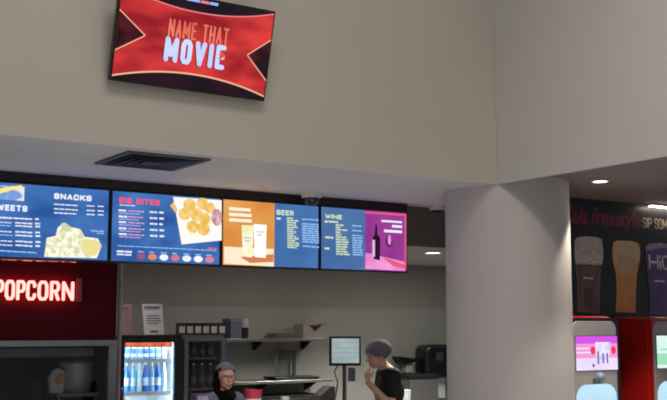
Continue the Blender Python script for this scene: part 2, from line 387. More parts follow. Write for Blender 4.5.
for i in range(4):
    t = thing('menu_screen', ((xs[i]+xs[i+1])/2, YM+.04, zbt), labels[i], 'menu screen', 'menu screens over the counter')
    part('casing', bx(xs[i]+.002, xs[i+1]-.002, YM, YM+.08, zbt, zt), M_black, t, bevel=.004)
    part('mount', bx((xs[i]+xs[i+1])/2-.12, (xs[i]+xs[i+1])/2+.12, YM+.082, YM+.12, zt-.3, zt-.01), M_blackm, t)
    c = Canvas((xs[i]+.002, YM-.001, zbt), (1, 0, 0), (0, 0, 1)); c.w = pw-.004; c.h = zt-zbt; screens.append(t); canv.append(c)
bz = .014
def bg(c, m, a=0, b=1): c.poly([(bz+(c.w-2*bz)*a, bz), (bz+(c.w-2*bz)*b, bz), (bz+(c.w-2*bz)*b, c.h-bz), (bz+(c.w-2*bz)*a, c.h-bz)], m)
def bars(c, rows, m, y_slope=.06):
    for (x0, x1, y, hh) in rows:
        x = x0
        while x < x1-1:
            w = min(random.uniform(3, 8), x1-x); c.rect(x, y+(x-x0)*y_slope-hh/2, x+w, y+(x-x0)*y_slope+hh/2, m, up=(x == x0)); x += w+.7
def zz(py4, y0=170, s=4): return y0+py4/s
# screen 1 : sweets / snacks
c = canv[0]; bg(c, blue1)
c.rect(-14, 184, 24, 201, emit('menu packs', (120, 160, 220), 1, (240, 236, 225), 9, (1, 1, 1), .45, .55))
c.ppoly([(-10, 191), (8, 187), (22, 185), (22, 187.5), (5, 192), (-8, 196)], emit('menu gold pack', (250, 226, 130), 1.1))
c.pblock('SWEETS', -9, 203.5, 27.3, 212, wht, .0125)
c.pblock('SNACKS', 54, 193, 91.5, 201.5, wht, .0125)
bars(c, [(-8, 27, 217 + k*1, 1.6) for k in (0,)], wht)
for yy in (217.5, 222, 225, 231, 234.5, 240.5, 244.5):
    bars(c, [(-8, 12, yy, 1.3)], lblue if yy in (225, 234.5) else wht); bars(c, [(15, 32, yy+.9, 1.7)], wht); bars(c, [(35, 40, yy+1.6, 1.9)], wht)
bars(c, [(-8, 36, 250.5, 1.6)], lblue)
for yy in (204.5, 209, 213): bars(c, [(53.5, 77, yy, 1.5)], wht); bars(c, [(86, 94, yy+1.6, 1.5), (97, 103, yy+2, 1.5)], wht)
bars(c, [(90, 103, 231, 1.6), (96, 103, 233.5, 1.3)], lblue)
tub = emit('popcorn picture', (214, 214, 160), 1.05, (255, 252, 236), 26, (1, 1, 1), .4, .6)
c.ppoly([(43.5, 257), (46, 238), (55, 236), (57, 228), (63, 222.5), (70, 227), (80, 229.5), (84, 237), (97, 238.5), (101, 246), (96, 258.3)], tub)
c.ppoly([(82, 239), (96, 240), (100, 246), (95, 256), (84, 254), (80, 247)], emit('popcorn butter', (236, 226, 150), 1))
c.ppoly([(60, 224), (64, 222.5), (70, 227), (66, 232), (61, 230)], emit('popcorn green', (206, 216, 170), 1))
c.build('screen_image', screens[0])
# screen 2 : big bites
c = canv[1]; bg(c, blue1)
c.pblock('BIG BITES', 119.3, 197, 159.5, 205.8, pinkt, .0125); bars(c, [(119.5, 135, 205, 1.2)], wht)
for k, yy in enumerate((210.5, 216.5, 222.2, 228.3, 234.2)):
    bars(c, [(118.5, 127, yy, 2.2)], wht); bars(c, [(128, 144, yy+.5, 1.5)], lpink); bars(c, [(119, 140, yy+2.6, 1.2)], lpink); bars(c, [(149.5, 157, yy+1.6, 2), (159, 163.5, yy+2.1, 2.2)], wht)
c.ppoly([(172.5, 197), (221, 200.4), (221, 240.5), (181, 244.5)], emit('white paper', (248, 246, 240), 1.05))
c.ppoly([(169.5, 206), (173, 202), (177, 210), (175, 213)], emit('crumb', (240, 190, 120), 1))
gold = emit('golden bite', (236, 186, 84), 1.02, (246, 212, 130), 20, (1, 1, 1), .4, .6)
for x, y, r in ((189, 205, 6.2), (202, 204, 6), (209, 208, 5.5), (184, 214, 6.2), (196, 215, 6.6), (204, 219, 6), (192, 227, 6.2), (202.5, 229, 6.6)):
    c.disc(x, y, r, r, gold, wob=.06)
c.disc(216, 217.5, 5.5, 8.5, emit('dip', (196, 130, 150), 1, (226, 190, 190), 25), wob=.03)
bars(c, [(207, 216, 248.5, 1.8)], pinkt); bars(c, [(117, 215, 246, 1.2)], lblue, .05)
bars(c, [(116, 132, 251.5, 2.2), (116, 131, 254.5, 1.8)], wht)
for k in range(7): bars(c, [(137+11.4*k, 143+11.4*k, 251.8+.6*k, 1.4)], lblue)
for k, col in enumerate(((150, 90, 110), (226, 140, 90), (240, 246, 246), (206, 120, 140), (240, 240, 240), (252, 252, 250), (226, 130, 150))):
    c.disc(140+11.4*k, 256.5+.55*k, 4.4, 3.2, emit('dot %d' % k, col, 1))
c.build('screen_image', screens[1])
# screen 3 : orange half and beer list
c = canv[2]; org = emit('menu orange', (222, 134, 58), 1, (230, 168, 92), 2.5); f = (273.8-223.5)/(319-223.5)
bg(c, org, 0, f); bg(c, blue2, f, 1)
table = emit('menu table', (250, 232, 205), 1.05)
c.ppoly([(224, 246.5), (273.5, 249), (273.5, 266.6), (224, 263.6)], table); c.ppoly([(240, 257), (273.3, 254), (273.3, 262), (250, 263)], emit('table shade', (216, 130, 84), 1))
for i_, y_ in enumerate((207, 212.6, 218)):
    c.rect(229, y_, 251.5 - (0 if i_ else 1), y_+4.7, emit('orange heading', (255, 238, 214), 1.05))
c.ppoly([(241.5, 225), (253.5, 225.5), (252, 257.5), (242.5, 256.5)], emit('cup yellow', (236, 236, 176), 1.05, (252, 250, 225), 12))
c.ppoly([(253.5, 224), (266.5, 225), (265.5, 258), (254.5, 257)], emit('cup white', (255, 252, 244), 1.1))
for x, y in ((247, 238), (260, 232)): bars(c, [(x-4, x+4, y, 1.6), (x-3, x+3, y+3, 1.6)], emit('cup print', (176, 196, 214), 1))
c.pblock('BEER', 276.3, 209.6, 293.3, 216, cream, .011); bars(c, [(276.3, 282, 218.6, 2)], wht)
random.seed(3)
for k in range(14):
    yy = 218.2+k*2.25
    if k < 14: bars(c, [(286.5, random.choice((293, 295.5, 298)), yy, 1.7)], cream)
    if k not in (1, 11, 13): bars(c, [(301.5, 318, yy+1.2, 1.7)], lblue)
c.build('screen_image', screens[2])
# screen 4 : wine list and magenta half
c = canv[3]; f = (363.5-321.5)/(406-321.5)+.008
mag = emit('menu magenta', (128, 48, 136), 1, (170, 64, 156), 2.2)
bg(c, blue3, 0, f); bg(c, mag, f, 1)
c.pblock('WINE', 325, 213.8, 342, 219.6, cream, .0105); bars(c, [(324.5, 338, 221.5, 2.2)], cream)
for k in range(13):
    yy = 225+k*2.42
    bars(c, [(335.5, random.choice((341, 343.5, 347, 349)), yy, 1.7)], cream)
    if k not in (1, 3): bars(c, [(352, 362, yy+.8, 1.6)], lblue)
bars(c, [(324.5, 332.5, 237.5, 2.2), (324, 329, 248.5, 2.2)], cream)
pkl = emit('magenta bright', (232, 110, 204), 1, (246, 160, 222), 6); coral = emit('coral edge', (232, 96, 120), 1)
c.ppoly([(364.5, 252.5), (404.3, 262), (404.3, 271), (364.5, 268.8)], pkl)
c.ppoly([(382, 257), (404.3, 265), (404.3, 269), (392, 266)], coral)
c.ppoly([(364.5, 211.6), (405.6, 214.4), (405.6, 216.3), (364.5, 213.4)], coral); c.ppoly([(403.7, 215.5), (405.4, 215.6), (405.4, 269.8), (403.7, 269.6)], coral)
dkb = emit('bottle picture', (40, 14, 40), 1)
c.ppoly([(374.6, 224.5), (376, 224.5), (376.6, 235), (379.4, 238), (379, 260.5), (372.8, 259), (371.6, 238), (373.8, 235)], dkb)
c.ppoly([(371.5, 240), (374, 240), (374, 257), (371.5, 256)], emit('bottle label', (226, 190, 226), 1)); c.disc(388, 241.5, 3.5, 6, emit('glass shade', (112, 34, 100), 1)); c.disc(388.5, 240, 1.6, 5, emit('glass pic', (222, 160, 214), 1))
c.rect(380.5, 220, 401, 223.4, wht); c.rect(391, 225, 401, 228.2, wht); c.rect(383, 229.6, 401, 233.4, wht)
c.build('screen_image', screens[3])

# ------------------------------------------------------------------ drinks mural
zmb = Z(620, 322, YR-.02); xm0 = 6.35; xm1 = 9.6
c = Canvas((xm0, YR-.021, zmb), (1, 0, 0), (0, 0, 1))
def prt(name, rgb, rgb2=None, scale=6):
    if rgb2 is None: return mat(name, rgb, .4, var=.03)
    m = mat(name, rgb, .4); r = [n for n in m.node_tree.nodes if n.type == 'VALTORGB'][0]
    r.color_ramp.elements[0].color = (*lin(rgb), 1); r.color_ramp.elements[1].color = (*lin(rgb2), 1)
    [n for n in m.node_tree.nodes if n.type == 'TEX_NOISE'][0].inputs['Scale'].default_value = scale; return m
pblk = prt('print black', (30, 29, 34))
c.poly([(0, 0), (xm1-xm0, 0), (xm1-xm0, ZR-.03-zmb), (0, ZR-.03-zmb)], pblk)
pred = prt('print red', (140, 34, 56)); pcream = prt('print cream', (206, 190, 160)); pwhite = prt('print white', (240, 234, 230))
q0 = c.uv(592, 226); q1 = c.uv(641, 215); wf = q1[0]-q0[0]
c.textuv('freestyle', q0[0], q0[1]-.03, q1[0], q1[1]+.03, pred, .02, shear=.15)
c.textuv('Coca-Cola', q0[0]-wf*1.12, q0[1]+.005, q0[0]-wf*.08, q1[1]+.03, pred, .02, shear=.15)
q0 = c.uv(642.5, 228.3); q1 = c.uv(667, 219.8); sw = (q1[0]-q0[0])
c.block('SIP SOMETHING', q0[0], q0[1]+.006, q0[0]+sw*1.9, q1[1]+.004, pcream, .0125)
def cup(outline, m): c.ppoly(outline, m)
cup([(574.5, 240), (577, 237.4), (585, 236.4), (595, 236.9), (601.5, 239), (603, 250), (603.2, 258), (600.5, 270), (599.6, 285), (599.2, 313), (577.5, 311.5), (577.5, 285), (576, 268), (574.2, 255)], prt('cola cup', (200, 184, 172), (214, 200, 188), 10))
cup([(575.5, 264), (602, 265), (600.3, 270), (599.4, 285), (599, 312.8), (577.7, 311.3), (577.7, 285), (576.2, 268)], prt('cola drink', (104, 74, 68), (130, 96, 88), 8))
cup([(584, 288), (592, 289), (593, 308), (584, 307)], prt('cola glow', (110, 60, 50), (84, 50, 46), 8))
c.text('Coca-Cola', 576, 251, 602, 263.5, pwhite, .0); bars(c, [(583, 594, 278, 1.6)], pwhite)
cup([(613.2, 242), (618, 240.5), (632, 241.2), (638.3, 243.5), (640, 252), (639.5, 260), (636.8, 273), (635.6, 290), (635.2, 312.8), (615.3, 312), (616.5, 290), (615.6, 274), (612.6, 262), (611.9, 252)], prt('orange drink', (226, 146, 72), (238, 172, 96), 7))
cup([(613.2, 242), (618, 240.5), (632, 241.2), (638.3, 243.5), (640, 252), (639, 262), (625, 266), (613, 262), (611.9, 252)], prt('orange foam', (220, 184, 138), (230, 196, 150), 9))
cup([(616.5, 262), (619, 258), (623, 259.5), (626, 257), (631, 258), (634.5, 264), (630, 270), (625.5, 276), (620, 270)], prt('foam heart', (216, 192, 160), (204, 170, 130), 10))
c.text('fanta', 617.5, 253, 635, 261.5, prt('print amber', (226, 176, 110)), .01)
cup([(645.2, 246), (650, 243.4), (662, 243), (672, 245), (673.5, 256), (672, 270), (670, 290), (669.5, 316), (649, 314.5), (649, 290), (646.5, 270), (644.8, 256)], prt('purple drink', (84, 60, 112), (104, 78, 130), 7))
cup([(645.2, 246), (650, 243.4), (662, 243), (672, 245), (672.6, 249), (660, 247.5), (650, 250), (645, 250)], prt('purple foam', (176, 160, 176), (120, 100, 130), 14))
c.pblock('HiC', 648, 254.5, 671.5, 270.5, pwhite, .023); bars(c, [(654, 664, 281, 1.8)], pwhite)
t = thing('drinks_mural', ((xm0+xm1)/2, YR-.01, zmb), 'wide black wall mural of three tall drinks above the red drink machines', 'mural')
part('backing', bx(xm0, xm1, YR-.02, YR, zmb, ZR-.03), M_blackm, t)
c.build('print', t)

# ------------------------------------------------------------------ drink machines
YF = 6.30; mx0 = 6.60; mx1 = X(618, YF); mw = mx1-mx0; m2 = X(651.5, YF); ztop = Z(640, 317.5, YF)
M_face = mat('machine face grey', (176, 168, 164), .4, var=.02); M_bay = emit('bay backlight', (205, 236, 250), 1.05, (176, 220, 244), 3)
def machine(x0, label, kind, trim):
    t = thing('drink_machine', (x0+mw/2, YF+.28, 0), label, 'drink machine', 'self-serve drink machines')
    b = bmesh.new(); prism(b, rrect(x0, x0+mw, .08, ztop+.01, .1, 8, 'ab'), YF+.02, YF+.50); part('body', b, M_red, t, bevel=.04, seg=4, smooth=True)
    b = bx(x0+.03, x0+mw-.03, YF+.05, YF+.48, 0, .08); part('plinth', b, M_blackm, t)
    b = bmesh.new(); prism(b, rrect(x0+.004, x0+mw+(.016 if kind == 0 else .001), .2, ztop-.006, .06, 8, 'ab'), YF+.004, YF+.06); part('face_trim', b, trim, t, bevel=.004)
    fx0, fx1 = x0+.016, x0+mw-.04
    b = bmesh.new(); prism(b, rrect(fx0, fx1, .22, ztop-.034, .07, 8, 'ab'), YF-.012, YF+.01); part('face_panel', b, M_face, t, bevel=.005)
    s0, s1 = Z(600, 370, YF), Z(600, 336, YF)
    part('screen_casing', bx(fx0+.02, fx1-.002, YF-.02, YF-.01, s0-.004, s1+.004), M_blackm, t)
    c = Canvas((fx0+.02, YF-.0208, s0), (1, 0, 0), (0, 0, 1)); w, h = fx1-fx0-.022, s1-s0
    R = lambda a, b_, d, e_, m: c.poly([(w*a, h*b_), (w*d, h*b_), (w*d, h*e_), (w*a, h*e_)], m)
    if kind == 0:
        R(0, 0, 1, 1, emit('ui lilac', (232, 206, 250), 1.02, (240, 226, 255), 5)); R(0, .36, 1, .8, emit('ui pink', (246, 150, 214), 1.05)); R(0, .78, 1, 1, emit('ui violet', (214, 84, 234), 1.02))
        R(.0, .62, .32, .66, wht); R(.0, .5, .36, .54, wht)
        for u in (.4, .9): 
            c.poly([(w*u+.03*math.cos(a), h*.58+.035*math.sin(a)) for a in [2*PI*k/16 for k in range(16)]], emit('ui red', (240, 60, 90), 1))
        c.poly([(w*.48, h*.3), (w*.78, h*.3), (w*.84, h*.82), (w*.46, h*.82)], emit('ui cup', (206, 196, 250), 1.02, (250, 240, 255), 14)); R(.5, .18, .54, .55, emit('ui grey', (110, 100, 170), 1)); R(.62, .2, .66, .5, emit('ui grey', (110, 100, 170), 1)); R(.72, .2, .76, .5, emit('ui grey', (110, 100, 170), 1))
        c.poly([(w*.4+.014*math.cos(a), h*.14+.014*math.sin(a)) for a in [2*PI*k/12 for k in range(12)]], emit('ui dot', (80, 80, 110), 1))
    else:
        R(0, 0, 1, 1, emit('ui mint', (206, 240, 226), 1.05, (226, 246, 240), 5)); R(0, .1, 1, .45, emit('ui green', (160, 226, 186), 1)); R(.1, .55, .9, .6, emit('ui cyan', (150, 216, 216), 1)); R(.3, .15, .6, .85, emit('ui cup mint', (236, 250, 246), 1.05))
    c.build('screen_image', t)
    z1 = Z(600, 384, YF); b = bmesh.new(); prism(b, rrect(fx0+.02, fx1-.02, .75, z1, .12, 10, 'ab'), YF-.016, YF-.010); part('dispensing_bay', b, M_bay, t)
    zc_ = Z(596, 377, YF); xc = x0 + (X(596, YF)-mx0)
    b = bmesh.new(); bmesh.ops.create_uvsphere(b, u_segments=20, v_segments=12, radius=.042, matrix=Matrix.Translation((xc, YF-.03, zc_)))
    part('nozzle_cap', b, mat('blue grey cap', (140, 160, 182), .3, var=.03), t, smooth=True)
    b = bmesh.new(); lathe(b, [(.026, 0), (.03, .03), (.02, .05)], 16, (xc-.06, YF-.045, zc_-.05)); part('nozzle', b, mat('nozzle grey', (92, 90, 96), .4), t, smooth=True)
    part('drip_tray', bx(fx0+.02, fx1-.02, YF-.12, YF-.011, .72, .75), M_steel, t, bevel=.006)
machine(mx0, 'red drink machine beside the column with a pink and violet screen', 0, M_black)
machine(m2, 'red drink machine at the right edge with a pale green screen', 1, M_red)

# ------------------------------------------------------------------ popcorn machine and sign
YP = 8.2; px1 = X(117.5, YP, 345); px0 = px1-1.55; pzt = Z(60, 340.2, YP); pdp = .85
t = thing('popcorn_machine', ((px0+px1)/2, YP+pdp/2, 0), 'steel framed glass popcorn machine under the red popcorn sign', 'popcorn machine')
part('base_cabinet', bx(px0, px1, YP, YP+pdp, .08, .98), M_steeld, t, bevel=.006)
part('plinth', bx(px0+.04, px1-.04, YP+.05, YP+pdp-.05, 0, .08), M_blackm, t)
pw_ = X(117.5, YP)-X(109, YP)
for xx in (px0, px1-pw_):
    part('post', bx(xx, xx+pw_, YP, YP+.06, .98, pzt-.05), M_steel, t, bevel=.003)
    part('post', bx(xx, xx+pw_, YP+pdp-.06, YP+pdp, .98, pzt-.05), M_steel, t)
part('top_frame', bx(px0, px1, YP, YP+pdp, pzt-.05, pzt), M_steel, t, bevel=.004)
part('back_panel', bx(px0+pw_, px1-pw_, YP+pdp-.02, YP+pdp, .98, pzt-.05), mat('machine inside', (20, 17, 19), .6), t)
part('deck', bx(px0+pw_, px1-pw_, YP+.02, YP+pdp-.03, .98, 1.0), M_steel, t)
part('side_panel', bx(px1-.02, px1-.005, YP+.06, YP+pdp-.06, .98, pzt-.05), M_blackm, t)
part('front_glass', bx(px0+pw_, px1-pw_, YP+.02, YP+.026, 1.0, pzt-.05), M_glass, t)
h0 = Z(50, 357.5, YP+.2); part('hood', bx(px0+.1, px1-.12, YP+.2, YP+pdp-.04, h0, pzt-.06), M_steeld, t, bevel=.01)
kx = X(77, YP+.4); kz0, kz1 = Z(77, 392, YP+.4), Z(77, 359, YP+.4); kr = (X(92, YP+.4)-X(61, YP+.4))/2
b = bmesh.new(); lathe(b, [(kr*.8, kz0), (kr*.95, kz0+.02), (kr, kz0+.06), (kr, kz1-.05), (kr*.97, kz1-.03), (kr*.9, kz1-.03)], 36, (kx, YP+.4, 0)); k_ = part('kettle', b, mat('kettle metal', (176, 170, 166), .45, metal=.3), t, smooth=True)
b = bmesh.new(); lathe(b, [(kr*1.02, kz1-.03), (kr*.9, kz1), (.03, kz1+.015)], 36, (kx, YP+.4, 0)); sub('lid', b, M_steeld, t, k_, smooth=True)
b = tube(bmesh.new(), [(kx-kr*.9, YP+.35, kz1-.08), (kx-kr-.07, YP+.3, kz1-.07), (kx-kr-.14, YP+.28, kz1-.1)], .012); sub('handle', b, M_blackm, t, k_, smooth=True)
for s in (-1, 1): part('hanger', tube(bmesh.new(), [(kx+s*kr*.7, YP+.45, kz1-.02), (kx+s*kr*.7, YP+.45, pzt-.07)], .01), M_steeld, t, smooth=True)
tz = Z(77, 393, YP+.15); part('tray', bx(X(58, YP+.15), X(99, YP+.15), YP+.12, YP+.6, tz-.03, tz), M_steeld, t, bevel=.004)
for xx in (X(60, YP+.15), X(96, YP+.15)):
    for y_ in (.14, .5): part('tray_leg', bx(xx, xx+.02, YP+y_, YP+y_+.02, 1.0, tz-.03), M_steeld, t)
bx0 = X(36, YP+.45)
b = bmesh.new(); lathe(b, [(.09, 0), (.1, .03), (.1, .3), (.07, .36)], 24, (X(40, YP+.5), YP+.5, 1.0)); part('oil_canister', b, M_blackm, t, smooth=True)
b = bmesh.new(); lathe(b, [(.08, 0), (.085, .02), (.085, .22), (.08, .23)], 24, (X(14, YP+.3), YP+.3, 1.0)); part('salt_canister', b, M_steeld, t, smooth=True)
# a folded popcorn bag standing on the tray
bc = P(57, 391, YP+.2)
t2 = thing('popcorn_bag', (bc.x, YP+.22, tz), 'white paper popcorn bag with an orange print in front of the kettle', 'paper bag')
b = bmesh.new(); prism(b, [(-.055, 0), (.05, 0), (.06, .14), (.045, .19), (.01, .2), (-.035, .185), (-.066, .12)], -.03, .03); obj('bag', b, mat('bag paper', (186, 180, 172), .7, var=.06), t2, bevel=.01)
b = bmesh.new(); prism(b, [(-.015, .07), (.04, .08), (.05, .15), (.01, .17), (-.02, .13)], -.032, -.029); obj('print', b, mat('orange print', (206, 130, 80), .6, var=.2), t2)

sg0 = pzt; sg1 = Z(60, 256, YP)
t = thing('popcorn_sign', ((px0+px1)/2, YP+.1, pzt), 'dark maroon sign box with glowing red POPCORN letters on top of the popcorn machine', 'sign')
part('sign_box', bx(px0, px1, YP+.06, YP+.3, sg0, sg1), M_maroon, t, bevel=.006)
part('edge_trim', bx(px1-.004, px1+.003, YP+.05, YP+.302, sg0, sg1), M_blackm, t)
M_neon = emit('neon letters', (255, 120, 112), 4.5)
lx = [0.5]; word = 'POPCORN'; cells = [(-4.5, 4.4), (5.8, 15.4), (17.3, 26), (27.2, 36.6), (38.6, 48.8), (51, 60.4), (63, 74.6)]
for ch, (a, b_) in zip(word, cells):
    u0, u1 = X(a, YP, 290), X(b_, YP, 290); w0, w1 = Z(40, 300.3, YP), Z(40, 280.7, YP)
    b = bmesh.new()
    for p in strokes(ch, u0, w0, u1, w1, .021): prism(b, [(q[0], q[1]) for q in p], YP+.01, YP+.025)
    part('letter', b, M_neon, t)
b = bmesh.new()
zz0 = Z(40, 291, YP); box(b, X(-4, YP), X(75, YP), YP+.027, YP+.035, zz0-.012, zz0+.012)
for q in (2, 38, 70): box(b, X(q, YP)-.008, X(q, YP)+.008, YP+.03, YP+.062, zz0-.008, zz0+.008)
part('letter_rail', b, M_maroon, t)
M_end = emit('sign end glow', (120, 22, 28), 1)
part('end_panel', bx(X(77, YP), X(82.5, YP), YP+.04, YP+.06, Z(80, 301.5, YP), Z(80, 278, YP)), mat('sign end plate', (150, 70, 72), .4), t)
part('bezel_reflection', bx(px0+.05, X(76, YP), YP+.045, YP+.062, Z(40, 261, YP), Z(40, 259.8, YP)), emit('bezel reflection glow', (110, 14, 20), 1, (250, 140, 130), 9, (3, 1, .01), .45, .6), t)  # glowing dashes stand in for the sign's reflection on the menu screen bezel
# ------------------------------------------------------------------ steel pole beside the sign
t = thing('steel_pole', (X(119.5, 8.35), 8.35, 0), 'thin grey steel pole beside the right end of the popcorn sign', 'pole')
b = bmesh.new(); lathe(b, [(.018, 0), (.018, ZL)], 16); obj('tube', b, mat('pole paint', (190, 172, 176), .5), t, smooth=True)
b = bmesh.new(); lathe(b, [(.05, 0), (.05, .012), (.02, .02)], 20); obj('foot_plate', b, M_steeld, t, smooth=True)

# ------------------------------------------------------------------ coolers
YC = 9.2
def cooler(x0, x1, zt_, label, lit):
    t = thing('drink_cooler', ((x0+x1)/2, YC+.4, 0), label, 'cooler', 'glass door coolers')
    shell = M_black if lit else mat('cooler grey', (98, 98, 106), .45, var=.04); d = .8; w = .03
    ins = mat('cooler liner', (232, 238, 240), .5) if lit else mat('cooler dark liner', (60, 60, 68), .5)
    b = bmesh.new(); box(b, x0, x0+w, YC+.05, YC+d, .1, zt_); box(b, x1-w, x1, YC+.05, YC+d, .1, zt_); box(b, x0+w, x1-w, YC+.05, YC+d, zt_-.05, zt_)
    box(b, x0+w, x1-w, YC+.05, YC+d, .1, .16); box(b, x0+w, x1-w, YC+d-.03, YC+d, .16, zt_-.05); part('shell', b, shell, t)
    part('kick_plate', bx(x0+.02, x1-.02, YC+.08, YC+d-.05, 0, .1), M_blackm, t)
    b = bmesh.new(); box(b, x0+w, x0+w+.008, YC+.06, YC+d-.03, .16, zt_-.05); box(b, x1-w-.008, x1-w, YC+.06, YC+d-.03, .16, zt_-.05); box(b, x0+w+.008, x1-w-.008, YC+d-.04, YC+d-.03, .16, zt_-.05)
    part('liner', b, ins, t)
    fl, fr = (X(125.5, YC)-x0, x1-X(175.5, YC)) if lit else (.045, .045)
    b = bmesh.new(); ft = zt_-.035
    box(b, x0, x0+fl, YC, YC+.048, .16, ft); box(b, x1-fr, x1, YC, YC+.048, .16, ft); box(b, x0+fl, x1-fr, YC, YC+.048, ft-.03, ft); box(b, x0+fl, x1-fr, YC, YC+.048, .16, .22)
    dr = part('door', b, shell, t, bevel=.004)
    sub('pane', bx(x0+fl, x1-fr, YC+.02, YC+.026, .22, ft-.03), M_glass, t, dr)
    b = tube(bmesh.new(), [(x0+.045, YC, 1.25), (x0+.045, YC-.035, 1.23), (x0+.045, YC-.035, .93), (x0+.045, YC, .91)], .01); sub('handle', b, M_steel if lit else M_blackm, t, dr, smooth=True)
    return t, fl, fr, ft
cx0, cx1 = X(118.7, YC), X(184, YC); zt1 = Z(150, 335.5, YC)
t, fl, fr, ft = cooler(cx0, cx1, zt1, 'tall black cooler lit bright inside with rows of blue bottles', True)
YS = 9.36
sh1, sh2 = Z(150, 359, YS), Z(150, 391.5, YS)
sh3 = sh2-.32; sh4 = sh3-.32
for zz_ in (sh1, sh2, sh3, sh4): part('shelf', bx(cx0+.04, cx1-.04, YC+.1, YC+.74, zz_-.012, zz_), M_white, t)
for zz_ in (sh1, sh2): part('price_rail', bx(cx0+.04, cx1-.04, YC+.085, YC+.099, zz_-.03, zz_+.006), M_white, t)
sgn = bmesh.new(); box(sgn, cx0+fl+.002, cx1-fr-.002, YC+.055, YC+.075, Z(150, 347, YC+.06), ft-.032)
part('header_sign', sgn, emit('cooler header', (206, 60, 52), 1, (236, 130, 84), 14), t)
M_tube = emit('cooler lamp', (210, 238, 255), 60)
part('light_tube', bx(cx1-.062, cx1-.042, YC+.08, YC+.1, .3, ft-.06), M_tube, t)
part('light_tube', bx(cx0+.042, cx0+.052, YC+.08, YC+.1, .3, ft-.06), M_tube, t)
part('light_tube', bx(cx0+.1, cx1-.1, YC+.09, YC+.11, ft-.06, ft-.045), M_tube, t)
M_blu = [mat('bottle blue', (40, 96, 190), .25, var=.1), mat('bottle aqua', (90, 170, 214), .2, var=.1), mat('bottle navy', (34, 60, 140), .25, var=.1), mat('bottle pale', (186, 214, 230), .2, var=.05)]
M_cap = mat('bottle cap', (226, 232, 240), .4); M_lab = mat('bottle label paper', (196, 214, 236), .5, var=.25, scale=30)
def bottle(p, h, r, m, lab, grp, can=False, lm=None):
    t = thing('drink_can' if can else 'drink_bottle', p, lab, 'can' if can else 'bottle', grp)
    b = bmesh.new()
    if can: lathe(b, [(r*.8, 0), (r, .01), (r, h-.015), (r*.8, h)], 16)
    else: lathe(b, [(r*.85, 0), (r, .012), (r, h*.55), (r*.94, h*.62), (r*.8, h*.72), (r*.42, h*.86), (r*.4, h*.93)], 16)
    obj('body', b, m, t, smooth=True)
    b = bmesh.new(); lathe(b, [(r*1.02, h*.22), (r*1.02, h*.5)], 16, cap=False); obj('label', b, lm or M_lab, t, smooth=True)
    b = bmesh.new()
    if can: lathe(b, [(r*.78, h), (r*.74, h+.004)], 16)
    else: lathe(b, [(r*.46, h*.93), (r*.46, h)], 12)
    obj('lid' if can else 'cap', b, M_cap, t, smooth=True)
    return t
n = 8
ordn = ['leftmost', 'second from the left', 'third from the left', 'fourth from the left', 'fourth from the right', 'third from the right', 'second from the right', 'rightmost']
colr = {0: 'blue', 1: 'aqua', 2: 'navy', 3: 'pale'}
xa, xb = cx0+fl+.028, cx1-fr-.04
for k in range(n):
    xx = xa+(xb-xa)*k/(n-1)
    ci = (2, 0, 2, 0, 2, 0, 1, 3)[k]; bottle((xx, YS, sh1), Z(150, 348, YS)-sh1, .024, M_blu[ci], '%s can on the upper shelf of the lit cooler, %s' % (colr[ci], ordn[k]), 'cans on the upper shelf of the lit cooler', True)
    ci = (1, 0, 1, 3, 0, 1, 0, 3)[k]; bottle((xx, YS, sh2), Z(150, 363, YS)-sh2, .027, M_blu[ci], '%s bottle on the middle shelf of the lit cooler, %s' % (colr[ci], ordn[k]), 'bottles on the middle shelf of the lit cooler')
dx0, dx1 = X(185, YC), X(226, YC); zt2 = Z(205, 334.8, YC)
t, fl, fr, ft = cooler(dx0, dx1, zt2, 'unlit grey cooler between the lit cooler and the wall shelves', False)
d1, d2 = Z(205, 357.5, YS), Z(205, 388, YS)
for zz_ in (d1, d2, d2-.32, d2-.62): part('shelf', bx(dx0+.04, dx1-.04, YC+.1, YC+.74, zz_-.012, zz_), M_grey, t)
M_dk = [mat('dark bottle', (52, 50, 70), .3), mat('dark violet bottle', (66, 56, 84), .3)]; M_dl = mat('dark bottle label', (104, 100, 120), .5, var=.3, scale=30)
xa, xb = dx0+.085, dx1-.085
on4 = ['leftmost', 'second from the left', 'second from the right', 'rightmost']
for k in range(4):
    xx = xa+(xb-xa)*k/3
    bottle((xx, YS, d1), .17, .03, M_dk[k % 2], 'dark can on the upper shelf of the unlit cooler, %s' % on4[k], 'cans on the upper shelf of the unlit cooler', True, M_dl)
    bottle((xx, YS, d2), .24, .032, M_dk[(k+1) % 2], 'dark bottle on the middle shelf of the unlit cooler, %s' % on4[k], 'bottles on the middle shelf of the unlit cooler', False, M_dl)
